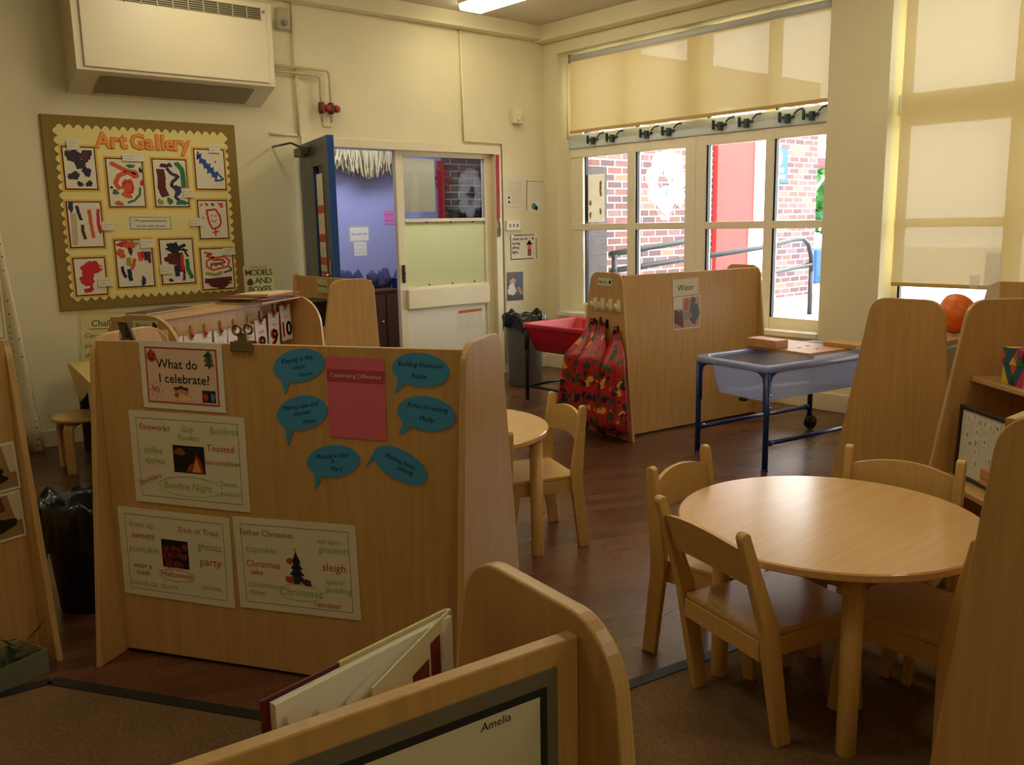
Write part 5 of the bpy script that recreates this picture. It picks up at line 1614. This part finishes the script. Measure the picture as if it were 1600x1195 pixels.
fs = [(i * n + k, i * n + (k + 1) % n, (i + 1) * n + (k + 1) % n, (i + 1) * n + k) for i in range(len(rings) - 1) for k in range(n)]
fs.append(tuple(range((len(rings) - 1) * n, len(rings) * n)))
b.mesh(vs, fs, CL, True); b.build('clear_tray', None, t)
b = B(); b.lathe([(0.0, 0.345), (0.022, 0.345), (0.03, 0.355), (0.02, 0.371), (0, 0.371)], (0.10, 0.0, 0), n=16); b.build('drain_plug', BLACK, t)
o4 = t
# wooden bridge lying over the tray
t = thing('wooden_bridge', 'beech bridge piece with a block at each end lying over the water tray', 'wooden toy', (4.172, 2.935, 0.594), math.atan2(-0.15, 0.98))
WB = wood('warm_beech_block', 'b98048', 'cd9a60', 'x', 0.45)
b = B(); b.box(0.42, 0.80, -0.19, 0.29, 0.0, 0.018, bev=0.002); b.build('board', WB, t)
b = B(); b.box(0.40, 0.51, 0.04, 0.27, 0.0185, 0.068, bev=0.003); b.build('block', WB, t)
b = B(); b.box(0.75, 0.88, -0.25, -0.02, 0.0185, 0.042, bev=0.003); b.build('block', WB, t)
b = B()
for (x, y) in ((0.56, 0.0), (0.66, 0.02), (0.60, -0.10)): b.lathe([(0, 0.0182), (0.012, 0.0182), (0.012, 0.0186), (0, 0.0186)], (x, y, 0), n=12)
b.build('peg_hole', mat('dark_hole', '4a2e1a', 0.8), t)

# ------------------------------------------------------------------ red tray table and bins by the corner
t = thing('red_tray_table', 'red plastic tray on a black metal stand in the far corner', 'play tray', (4.56, 4.70, 0))
RED = mat('red_plastic', 'c0142c', 0.32)
b = B()
def rr2(i, z, rad=0.05): return [(x, y, z) for x, y in rounded([(i, -0.46 + i), (0.62 - i, -0.46 + i), (0.62 - i, 0.46 - i), (i, 0.46 - i)], rad, 6)]
rings = [rr2(-0.012, 0.575), rr2(-0.018, 0.60), rr2(-0.008, 0.612), rr2(0.028, 0.608), rr2(0.036, 0.59), rr2(0.075, 0.42), rr2(0.10, 0.405)]
out = [rr2(0.0, 0.575), rr2(0.05, 0.40), rr2(0.08, 0.385)]
n = len(rings[0])
for R_ in (rings, out):
    vs = [p for r in R_ for p in r]
    fs = [(i * n + k, i * n + (k + 1) % n, (i + 1) * n + (k + 1) % n, (i + 1) * n + k) for i in range(len(R_) - 1) for k in range(n)]
    fs.append(tuple(range((len(R_) - 1) * n, len(R_) * n)))
    b.mesh(vs, fs, RED, True)
b.build('tray', None, t)
for (x, y) in ((0.02, 0.44), (0.02, -0.40), (0.60, 0.44), (0.60, -0.40)):
    b = B(); b.tube([(x, y, 0), (x, y, 0.572)], 0.017, n=10); b.tube([(x, y, 0.40), (x, y, 0.572)], 0.021, n=10); b.build('leg', BLACK, t)
b = B(); b.tube([(0.02, 0.44, 0.11), (0.02, -0.40, 0.11)], 0.011, n=8); b.build('stretcher', BLACK, t)
b = B(); b.tube([(0.02, 0.44, 0.11), (0.60, 0.44, 0.11)], 0.011, n=8); b.build('stretcher', BLACK, t)
BAGM = mat('black_bin_liner', '0c0c0e', 0.25)
def bin_(label, x, y, r, h, body, seed, flare=0.82, bagdrop=0.10):
    t = thing('waste_bin', label, 'waste bin', (x, y, 0))
    b = B(); b.lathe([(0, 0), (r * flare, 0), (r * flare + 0.005, 0.01), (r, h - 0.02), (r + 0.008, h), (r - 0.012, h), (r * flare - 0.012, 0.02), (0, 0.02)], m=body, n=32); b.build('body', None, t)
    g = random.Random(seed); ph = [g.uniform(0, 6.28) for _ in range(5)]
    b = B(); n, vs, fs = 64, [], []
    prof = [(r - 0.03, h - 0.16), (r - 0.02, h - 0.01), (r + 0.004, h + 0.018), (r + 0.02, h + 0.005), (r + 0.018, h - bagdrop * 0.5), (r + 0.026, h - bagdrop)]
    for j, (pr, pz) in enumerate(prof):
        for k in range(n):
            a = 2 * PI * k / n
            w = 0.4 + 0.6 * (j / len(prof))
            q = 0.012 * w * (math.sin(7 * a + ph[0] + j) + 0.6 * math.sin(13 * a + ph[1]) + 0.5 * math.sin(23 * a + ph[2]))
            dz = (0.02 * math.sin(4 * a + ph[3]) + 0.015 * math.sin(9 * a + ph[4])) * (1 if j in (2, 5) else 0.4)
            rr_ = max(pr + q, r + 0.011) if j >= 3 else pr + q * 0.4
            vs.append((rr_ * math.cos(a), rr_ * math.sin(a), pz + dz))
    for j in range(len(prof) - 1):
        for k in range(n):
            a, c = j * n + k, j * n + (k + 1) % n
            fs.append((a, c, c + n, a + n))
    b.mesh(vs, fs, BAGM, True); b.build('bin_liner', None, t)
bin_('grey bin with black liner behind the red tray in the far corner', 5.02, 5.66, 0.165, 0.60, mat('grey_bin', '6c6c68', 0.5), 4)
bin_('black bin with black liner between the two dividers on the left', 0.85, 3.43, 0.15, 0.40, mat('black_bin', '0e0e10', 0.45), 8, 0.78, 0.16)

# ------------------------------------------------------------------ right side: pumpkin, tubes, boxes, letter board
t = thing('pumpkin', 'orange pumpkin on the shelf between the two tapering units', 'pumpkin', (4.0, 1.66, 0.952), 0, None, (R(118), 0, R(18)))
b = B(); n, k = 60, 16
vs, fs = [], []
for j in range(k + 1):
    v = PI * j / k
    for i in range(n):
        a = 2 * PI * i / n
        rib = 1 - 0.10 * abs(math.sin(5 * a)) ** 0.5 * 0 - 0.07 * (1 - abs(math.sin(4.5 * a))) ** 2
        r = 0.088 * math.sin(v) ** 0.8 * rib if 0 < j < k else 0.001
        z = -0.08 * math.cos(v) * (1 - 0.18 * math.exp(-(math.sin(v) / 0.3) ** 2))
        vs.append((r * math.cos(a), r * math.sin(a), z))
for j in range(k):
    for i in range(n):
        a, c = j * n + i, j * n + (i + 1) % n
        fs.append((a, c, c + n, a + n))
b.mesh(vs, fs, mat('pumpkin_skin', 'f0741c', 0.4, var=0.12, scale=14), True); b.build('flesh', None, t)
b = B(); b.tube([(0, 0, 0.058), (0.006, 0, 0.082), (0.016, 0.004, 0.098)], 0.013, n=8, taper=[1.2, 0.9, 0.8]); b.build('stalk', mat('stalk_brown', '5a4424', 0.8), t)
TUB = sheer('clear_acrylic', 'f0ece4', 0.84, 0.5, gloss=0.06)
for (x, y, h, r, lab) in ((4.35, 1.777, 0.158, 0.018, 'shortest clear tube next to the pumpkin'), (4.40, 1.745, 0.232, 0.022, 'middle sized clear tube standing right of the pumpkin'), (4.42, 1.675, 0.338, 0.036, 'tallest clear tube standing before the right blind')):
    b = B(); b.lathe([(r - 0.003, 0), (r, 0), (r, h), (r - 0.003, h), (r - 0.003, 0)], n=24)
    b.lathe([(0, 0), (r, 0), (r, 0.004), (0, 0.004)], n=24)
    tag(b.build('clear_tube', TUB, None, (x, y, 0.8635)), lab, 'tube', 'clear tubes beside the pumpkin')
t = thing('side_cupboard', 'beech cupboard below the right blind behind the shelf units', 'cupboard', (5.25, 1.35, 0), R(0))
b = B(); b.box(-0.2, 0.2, -0.75, 0.38, 0, 0.93, bev=0.004); b.build('body', BEECH, t)
b = B(); b.box(-0.22, 0.22, -0.77, 0.40, 0.93, 0.952, bev=0.003); b.build('top', BEECHX, t)
for yy in (-0.46, 0.09):
    b = B(); b.box(-0.218, -0.2005, yy - 0.265, yy + 0.265, 0.05, 0.9, bev=0.003); o = b.build('door', BEECH, t)
    b = B(); b.lathe([(0, -0.245), (0.013, -0.24), (0.01, -0.218), (0, -0.218)], (0, yy + 0.25, 0.6), axis='x', n=12); b.build('knob', GREY, o)
t = thing('grey_tub', 'pale grey tub standing on the shelf under the pumpkin', 'tub', (3.98, 1.70, 0.4385))
b = B(); b.prism([(-0.19, 0), (0.19, 0), (0.22, 0.34), (-0.22, 0.34)], 'y', -0.09, 0.10, mat('pale_grey_plastic', 'a6a49c', 0.45), bev=0.006); b.build('tub', None, t)
b = B(); b.box(-0.235, 0.235, -0.105, 0.115, 0.341, 0.36, bev=0.005); b.build('lid', mat('pale_grey_lid', 'b8b4a6', 0.45), t)
# patterned boxes
def harlequin(label, pos, rz, w, d, h, seed):
    t = thing('patterned_box', label, 'box', pos, rz, 'patterned boxes on the right shelf')
    cs = [mat('box_' + n_, c_, 0.5) for n_, c_ in (('pink', 'c42a5c'), ('yellow', 'd8c02c'), ('green', '2c6a4c'), ('orange', 'd4562a'), ('teal', '1c5a6a'), ('dark', '3a2030'))]
    g = random.Random(seed)
    def side(b, W_, z0, z1, y, nx, nz):
        for i in range(nx):
            for j in range(nz):
                x0, x1 = -W_ / 2 + W_ * i / nx, -W_ / 2 + W_ * (i + 1) / nx
                a, c = z0 + (z1 - z0) * j / nz, z0 + (z1 - z0) * (j + 1) / nz
                m = (x0 + x1) / 2; zm = (a + c) / 2
                b.poly([(x0, a), (m, zm), (x0, c)], y, g.choice(cs)); b.poly([(x1, a), (x1, c), (m, zm)], y, g.choice(cs))
                b.poly([(x0, c), (m, zm), (x1, c)], y, g.choice(cs)); b.poly([(x0, a), (x1, a), (m, zm)], y, g.choice(cs))
    def wrap(name, w, d, z0, z1, nx):
        b = B(); b.box(-w / 2, w / 2, -d / 2, d / 2, z0, z1, cs[0], bev=0.0015)
        side(b, w, z0, z1, -d / 2 - 0.0006, nx, 1)
        for k, (W_, D_) in enumerate(((d, w), (w, d), (d, w))):
            b.M = Matrix.Rotation((k + 1) * PI / 2, 4, 'Z'); side(b, W_, z0, z1, -D_ / 2 - 0.0006, max(2, int(nx * W_ / w)), 1)
        b.M = Matrix.Identity(4)
        if name == 'lid':
            for i in range(nx):
                for j in range(3):
                    x0, x1 = -w / 2 + w * i / nx, -w / 2 + w * (i + 1) / nx; y0, y1 = -d / 2 + d * j / 3, -d / 2 + d * (j + 1) / 3
                    b.mesh([(x0, y0, z1 + 0.0006), (x1, y0, z1 + 0.0006), (x1, y1, z1 + 0.0006)], [(0, 1, 2)], g.choice(cs)); b.mesh([(x0, y0, z1 + 0.0006), (x1, y1, z1 + 0.0006), (x0, y1, z1 + 0.0006)], [(0, 1, 2)], g.choice(cs))
        return b.build(name, None, t)
    wrap('base', w - 0.006, d - 0.006, 0, h * 0.55, 4)
    wrap('lid', w, d, h * 0.55 + 0.001, h, 4)
p = UR.pt(0.735, 0.175)
harlequin('gift box with bright harlequin triangle pattern on the upper shelf at the right edge', (p[0], p[1], 0.804), UR.rz + PI, 0.16, 0.16, 0.125, 3)
# letter board with black frame leaning on the middle shelf
p = UR.pt(0.765, 0.335)
t = thing('letter_board', 'black framed white letter board leaning below the patterned box', 'letter board', (p[0], p[1], 0.4485), UR.rz + PI, None, (R(-2), 0, UR.rz + PI))
t.scale = (0.82, 0.82, 0.82)
b = B(); b.box(-0.17, 0.17, -0.004, 0.0, 0.01, 0.31, mat('board_white', 'd4d0b8', 0.4)); b.build('white_board', None, t)
b = B()
for (x0, x1, z0, z1) in ((-0.18, -0.162, 0, 0.32), (0.162, 0.18, 0, 0.32), (-0.18, 0.18, 0, 0.018), (-0.18, 0.18, 0.302, 0.32)): b.box(x0, x1, -0.012, 0.004, z0, z1, bev=0.004)
b.build('frame', mat('board_frame_black', '241f1a', 0.4), t)
for (ch, x, z, c, a) in (('l', -0.11, 0.265, INK, .5), ('l', -0.07, 0.28, INK, .6), ('u', -0.03, 0.27, INK, 0), ('f', 0.005, 0.265, INK, 0), ('n', 0.045, 0.262, REDINK, 0), ('o', -0.045, 0.225, REDINK, 0), ('p', -0.045, 0.18, INK, 0), ('u', -0.042, 0.14, REDINK, 0), ('s', -0.035, 0.09, INK, 0), ('a', -0.115, 0.20, INK, .3), ('m', -0.085, 0.165, INK, 0), ('v', 0.015, 0.195, INK, .5), ('e', 0.09, 0.27, INK, 0), ('r', 0.11, 0.2, REDINK, 0), ('t', 0.06, 0.12, INK, 0)):
    b = B(); b.box(x - 0.02, x + 0.02, -0.0055, -0.0042, z - 0.019, z + 0.019, mat('tile_white', 'dcd8c4', 0.5)); b.text(ch, x, z, 0.034, c, -0.0058, rot=a); b.build('letter_tile', None, t)
p = UR.pt(0.70, 0.385)
for k, (dx_, h0) in enumerate(((0, 0.0), (0.004, 0.036))):
    b = B(); b.box(-0.10, 0.10, -0.03, 0.03, 0, 0.034, bev=0.004)
    tag(b.build('wooden_block', WB, None, (p[0] + 0.03 - dx_, p[1] - 0.08, 0.4485 + h0), UR.rz), ('lower' if k == 0 else 'upper') + ' wooden block of the pair in front of the letter board', 'wooden block')

# ------------------------------------------------------------------ number cards on the maths unit
def um_front(s_, z, off=0.012): return UM.at(s_, z, off - UPY)
b = B()
def sag(u): return 0.892 - 0.006 * math.sin(u * PI) + 0.075 * max(0.0, (u - 0.62) / 0.33) ** 1.4
b.tube([um_front(0.01 + (ULEN - 0.02) * i / 24, sag(i / 24), 0.03) for i in range(25)], 0.0016, n=5)
tag(b.build('card_string', mat('string', 'b8a888', 0.8)), 'thin string pegged with number cards across the front of the maths unit', 'string')
NR = mat('number_red', 'b01c2c', 0.7)
lab10 = ['leftmost card on the number string, showing only its top edge', 'second card from the left on the number string', 'third card from the left on the number string', 'fourth card from the left on the number string, beside the bulldog clip', 'fifth card from the left on the number string, right of the bulldog clip', 'number six card on the string, sixth from the left', 'number seven card on the string, half hidden by the divider', 'number eight card on the string in red and black', 'number nine card on the string in red and black', 'number ten card at the right end of the string']
words = 'one two three four five six seven eight nine ten'.split()
for k in range(10):
    u = [0.04, 0.14, 0.235, 0.33, 0.43, 0.53, 0.635, 0.735, 0.84, 0.945][k]
    z = sag(u)
    s = Sheet(0.098, 0.20, mat('card_white', 'e4dcd4', 0.6))
    s.frame(-0.046, -0.095, 0.046, 0.095, 0.0015, mat('card_line', 'b8a8a0', 0.8), 0)
    s.text(words[k], 0, 0.035, 0.026, NR, 1).scribble(-0.03, 0.03, 0.07, 0.01, GREY, k, lw=0.0015)
    st = str(k + 1)
    if len(st) == 2:
        s.text('1', -0.028, -0.04, 0.11, NR, 1, bold=0.004).text('0', 0.022, -0.04, 0.11, INK, 1, bold=0.004)
    else:
        s.text(st, -0.003, -0.04, 0.12, NR, 1, bold=0.006).text(st, 0.008, -0.04, 0.12, INK, 2, bold=0.0015)
    o = s.place('number_card', lab10[k], 'card', um_front(0.01 + (ULEN - 0.02) * u, z - 0.112, 0.033), UM.rz, R([-3, 2, -1, 2, -2, 1, -1, 2, -2, 3][k]), 'number cards pegged on a string')
    b = B(); b.box(-0.007, 0.007, -0.010, 0.004, 0.075, 0.145, bev=0.002); b.box(-0.005, 0.012, -0.012, -0.004, 0.12, 0.15, bev=0.002)
    b.build('peg', mat('peg_wood', 'b08a4c', 0.6), o)
    b = B(); b.lathe([(0, -0.016), (0.012, -0.014), (0.014, -0.010), (0, -0.010)], (0, 0, 0.10), axis='y', n=10); b.build('peg_ladybird', mat('ladybird_red', 'a82432', 0.4), o)
# flat books and folders heaped on the maths unit
def slab(name, label, cat, pos, rz, w, d, h, cover, pages=True, group=None):
    t = thing(name, label, cat, pos, rz, group)
    b = B(); b.box(-w / 2, w / 2, -d / 2, d / 2, 0, 0.0018, bev=0.0006); b.box(-w / 2, w / 2, -d / 2, d / 2, h - 0.0018, h, bev=0.0006); b.box(-w / 2, w / 2, d / 2 - 0.002, d / 2, 0.0018, h - 0.0018)
    b.build('cover', cover, t)
    if pages:
        b = B(); b.box(-w / 2 + 0.003, w / 2 - 0.003, -d / 2 + 0.003, d / 2 - 0.0025, 0.002, h - 0.002); b.build('pages', CREAMPAPER, t)
    return t
g = random.Random(4)
zz = 0.9875
bk = [('dark red folder at the bottom of the pile on the maths unit', 'folder_red', '8a1c34', 0.40, 0.28, 0.010, 0.87, 6), ('dark book second from the bottom of the pile on the maths unit', 'book_dark', '3a2c24', 0.30, 0.22, 0.007, 0.84, -6), ('cream magazine in the middle of the pile on the maths unit', 'magazine_cream', 'd8cc98', 0.30, 0.21, 0.006, 0.86, 10), ('green brown magazine near the top of the pile on the maths unit', 'magazine_olive', '8a8a54', 0.30, 0.21, 0.005, 0.82, -3), ('crimson folder sticking out to the right of the pile on the maths unit', 'folder_crimson', 'a82444', 0.36, 0.26, 0.005, 0.91, 5), ('pale yellow booklet on top of the pile on the maths unit', 'booklet_pale', 'ded49c', 0.28, 0.20, 0.008, 0.92, 8)]
for (lab, mn, c, w, d, h, ss, a) in bk:
    p = UM.pt(ss, 0.26)
    slab('flat_book', lab, 'book', (p[0], p[1], zz), UM.rz + R(a), w, d, h, mat(mn, c, 0.5), group='books piled on the maths unit'); zz += h + 0.0004
p = UM.pt(0.25, 0.37)
slab('flat_book', 'dark purple folder lying over the rounded end of the maths unit', 'folder', (p[0], p[1], 0.9875), UM.rz + R(4), 0.34, 0.12, 0.010, mat('folder_purple', '4a2430', 0.5))
p = UM.pt(1.0, 0.35)
t = thing('upright_book', 'pale green book about models and boxes standing at the back of the maths unit', 'book', (p[0], p[1], 0.9875), R(-20), None, (R(-8), 0, R(-20)))
s = Sheet(0.165, 0.185, mat('book_pale_green', 'b4b48c', 0.5), 0.016)
BI = mat('book_ink', '2c3020', 0.6)
s.text('THE BOOK OF', 0, 0.082, 0.014, mat('book_maroon', '4a2028', 0.6)).text('MODELS', 0.0, 0.052, 0.046, BI, space=0.8, bold=0.0006).text('AND', 0.022, 0.006, 0.046, BI, space=0.85, bold=0.0006).text('BOXES', 0.0, -0.042, 0.046, BI, space=0.85, bold=0.0006)
s.poly(blobby(-0.05, 0.0, 0.016, 0.022, 3), mat('book_maroon', '4a2028', 0.6), 1).rect(-0.07, -0.088, 0.07, -0.068, mat('book_brown', '8a6a44', 0.6), 1)
s.place('cover', None, None, (0, 0, 0.0925), parent=t)
b = B(); b.box(-0.079, 0.079, 0.0002, 0.006, -0.089, 0.089); o = b.build('pages', CREAMPAPER, t); o.location = (0, 0, 0.0925)

# ------------------------------------------------------------------ foreground: framed drawing and open book
s = Sheet(0.50, 0.36, mat('mount_grey', '6a6450', 0.7), 0.0025)
s.rect(-0.236, -0.166, 0.2365, 0.1645, mat('mount_black', '1e1c18', 0.7), 0).rect(-0.227, -0.157, 0.2275, 0.156, mat('drawing_paper', 'd2caa8', 0.8), 1)
s.text('Amelia', 0.1755, 0.147, 0.0125, INK, 2, shear=0.1, rot=R(1))
YG = mat('lime_pen', 'a8b43c', 0.8)
s.line([(0.06, 0.02), (0.09, 0.055), (0.14, 0.082), (0.185, 0.085), (0.195, 0.06), (0.20, 0.0)], 0.0016, YG, 2).line(ellipse(0.045, 0.09, 0.012, 0.02, 20), 0.0014, YG, 2).line([(0.05, 0.07), (0.055, 0.03), (0.06, 0.0)], 0.0014, YG, 2)
s.line([(-0.15, -0.05), (-0.05, 0.05), (0.03, 0.04), (0.1, -0.06)], 0.0016, YG, 2)
s.place('framed_drawing', "child's green pen drawing on a black and grey mount on the foreground divider", 'drawing', UF.at(1.0 - 0.0295 - 0.25, 0.943 - 0.18, 0.001), UF.rz)
# open book standing behind the front panel
sp = Vector((0.567, 0.782))              # spine
dc = Vector((0.323, 0.741)) - sp
d2 = Vector((0.401, 0.688)) - sp
t = thing('open_book', 'hardback book standing half open behind the foreground divider', 'book', (sp.x, sp.y, 0.7195))
COV = mat('book_cover_maroon', '5a1420', 0.45)
hb = 0.221
a1 = math.atan2(dc.y, dc.x); a2 = math.atan2(d2.y, d2.x)
b = B(); b.box(0.002, 0.255, -0.003, 0.0, 0, hb, bev=0.001); o = b.build('cover', COV, t); o.rotation_euler = (0, 0, a1)
b = B(); b.box(0.002, 0.16, -0.0032, 0.0002, hb - 0.012, hb + 0.0004); b.build('cover_edge', mat('book_cream_edge', 'cdbf80', 0.5), o)
b = B()
for i in range(6):
    b.box(0.004, 0.246, 0.0012 + i * 0.0016, 0.0024 + i * 0.0016, 0.004, hb - 0.004)
o = b.build('pages', PAPER, t); o.rotation_euler = (0, 0, a1)
for k, f in enumerate((0.30, 0.55, 0.78)):
    b = B()
    n = 10
    vs, fs = [], []
    L_ = 0.245 - 0.02 * k
    for i in range(n + 1):
        u = i / n
        x = L_ * u; y = 0.012 * math.sin(u * PI) * (1 - 2 * f)
        vs += [(x, y, 0.006), (x, y, hb - 0.006)]
    for i in range(n): fs.append((2 * i, 2 * i + 2, 2 * i + 3, 2 * i + 1))
    b.mesh(vs, fs, PAPER); o = b.build('page', None, t); o.rotation_euler = (0, 0, a1 + (a2 - a1) * f)
b = B(); b.box(0.002, 0.185, 0.0, 0.0025, 0, hb, mat('page_cream', 'd8cca0', 0.7), bev=0.0008)
PR = mat('plate_red', '6a2420', 0.6); PT = mat('plate_tan', 'b08a60', 0.6)
for (x0, x1, z0, z1, m) in ((0.03, 0.055, 0.155, 0.205, PR), (0.06, 0.10, 0.16, 0.19, PR), (0.035, 0.05, 0.13, 0.15, PT), (0.12, 0.15, 0.03, 0.08, PR), (0.13, 0.17, 0.15, 0.165, PT)):
    b.mesh([(x0, 0.0031, z0), (x1, 0.0031, z0), (x1, 0.0031, z1), (x0, 0.0031, z1)], [(0, 1, 2, 3)], m)
b.mesh([(0.016 + 0.007 * math.cos(a), 0.0031, 0.175 + 0.012 * math.sin(a)) for a in [i * PI / 8 for i in range(16)]], [tuple(range(16))], PT)
o = b.build('page_block', None, t); o.rotation_euler = (0, 0, a2)
b = B(); b.box(-0.004, 0.004, -0.004, 0.004, 0, hb, bev=0.002); b.build('spine', mat('book_cream_edge', 'cdbf80', 0.5), t)

# ------------------------------------------------------------------ far left: cloth covered table, stool, seat, tub
t = thing('side_table', 'low table with a pale yellow cloth top below the art gallery board', 'table', (1.72, 5.5, 0), R(-8))
CLOTH = mat('pale_yellow_cloth', 'd8c078', 0.9, var=0.1, scale=60)
b = B(); b.box(-0.30, 0.30, -0.5, 0.5, 0.535, 0.555, bev=0.004); b.build('table_top', CHAIRW, t)
b = B()
b.box(-0.306, 0.306, -0.506, 0.506, 0.5555, 0.559)
n, vs, fs = 40, [], []
for i in range(n + 1):
    y = 0.506 - 1.012 * i / n
    dr = 0.01 + 0.16 * (1 - abs(2 * i / n - 1)) + 0.006 * math.sin(i * 1.7)
    vs += [(-0.3065, y, 0.5585), (-0.309 - 0.012 * math.sin(i * 0.9) * (dr / 0.17) ** 2 - 0.008, y, 0.5585 - dr)]
for i in range(n): fs.append((2 * i, 2 * i + 1, 2 * i + 3, 2 * i + 2))
b.mesh(vs, fs, None, True)
b.build('table_cloth', CLOTH, t)
for (x, y) in ((-0.25, -0.44), (-0.25, 0.44), (0.25, -0.44), (0.25, 0.44)):
    b = B(); b.box(x - 0.025, x + 0.025, y - 0.025, y + 0.025, 0, 0.534, bev=0.004); b.build('leg', mat('dark_leg', '3c2c20', 0.5), t)
t = thing('bentwood_stool', 'round bentwood stool beside the cloth covered table', 'stool', (1.40, 5.52, 0), R(20))
b = B(); b.lathe([(0, 0.295), (0.15, 0.295), (0.165, 0.303), (0.165, 0.313), (0.155, 0.32), (0, 0.32)], m=CHAIRW, n=40); b.build('seat', None, t)
for k in range(4):
    a = k * PI / 2 + 0.4
    pf = [(0.155, 0.0), (0.158, 0.2)] + [(0.158 - 0.05 * (1 - math.cos(q)), 0.24 + 0.05 * math.sin(q)) for q in [i * PI / 10 for i in range(6)]] + [(0.06, 0.29)]
    inn = [(0.06, 0.27)] + [(0.138 - 0.03 * (1 - math.cos(q)), 0.24 + 0.03 * math.sin(q)) for q in [i * PI / 10 for i in range(5, -1, -1)]] + [(0.138, 0.2), (0.135, 0.0)]
    b = B(); b.M = Matrix.Rotation(a - PI, 4, 'Z')
    b.prism([(-x, z) for x, z in (pf + inn)], 'y', -0.028, 0.028, CHAIRW, bev=0.003) ; b.build('leg', None, t)
# chair whose rounded back shows above the large divider
t = thing('rounded_chair', 'wooden chair with rounded back peeping over the top left of the large divider', 'chair', (1.17, 3.62, 0), R(-18))
b = B(); b.prism(rounded([(-0.10, 0.72), (0.10, 0.72), (0.10, 1.0), (-0.10, 1.0)], [0.02, 0.02, 0.08, 0.08], 10), 'y', -0.008, 0.008, mat('peach_wood', 'd2a070', 0.45), bev=0.003); b.build('backrest', None, t)
b = B(); b.box(-0.11, 0.11, 0.0085, 0.26, 0.44, 0.46, bev=0.004); b.build('seat', CHAIRW, t)
for sx in (-0.085, 0.085):
    b = B(); b.box(sx - 0.014, sx + 0.014, -0.034, -0.0085, 0, 0.80, bev=0.003); b.build('rear_leg', CHAIRW, t)
    b = B(); b.box(sx - 0.014, sx + 0.014, 0.22, 0.248, 0, 0.439, bev=0.003); b.build('front_leg', CHAIRW, t)
# clear tub of dark leaves on the floor at the far left
t = thing('leaf_tub', 'clear plastic tub of dark green leaves on the floor at the left edge', 'tub', (0.455, 2.985, 0), R(20))
b = B()
for (x0, x1, y0, y1) in ((-0.11, 0.10, -0.07, -0.066), (-0.11, 0.10, 0.066, 0.07), (-0.11, -0.106, -0.066, 0.066), (0.096, 0.10, -0.066, 0.066)): b.box(x0, x1, y0, y1, 0.003, 0.08)
b.box(-0.11, 0.10, -0.07, 0.07, 0.0, 0.003); b.build('tub', sheer('clear_tub_plastic', 'a8b098', 0.5, 0.4, gloss=0.1), t)
b = B(); g = random.Random(9)
for i in range(46):
    c = Vector((g.uniform(-0.08, 0.075), g.uniform(-0.05, 0.05), g.uniform(0.02, 0.11)))
    dd = Vector((g.uniform(-1, 1), g.uniform(-1, 1), g.uniform(-0.1, 0.9))).normalized() * g.uniform(0.035, 0.06)
    if abs(c.x + dd.x) > 0.09 or abs(c.y + dd.y) > 0.06: dd *= 0.3
    nn = dd.cross(Vector((0, 0, 1))).normalized() * 0.015
    b.mesh([c, c + dd * 0.5 + nn, c + dd, c + dd * 0.5 - nn], [(0, 1, 2, 3)])
b.mesh([(0.06, 0, 0.09), (0.13, 0.0, 0.135), (0.155, 0.0, 0.155), (0.12, 0.0, 0.12)], [(0, 1, 2, 3)])
b.build('leaves', mat('dark_leaf', '24402e', 0.6), t)
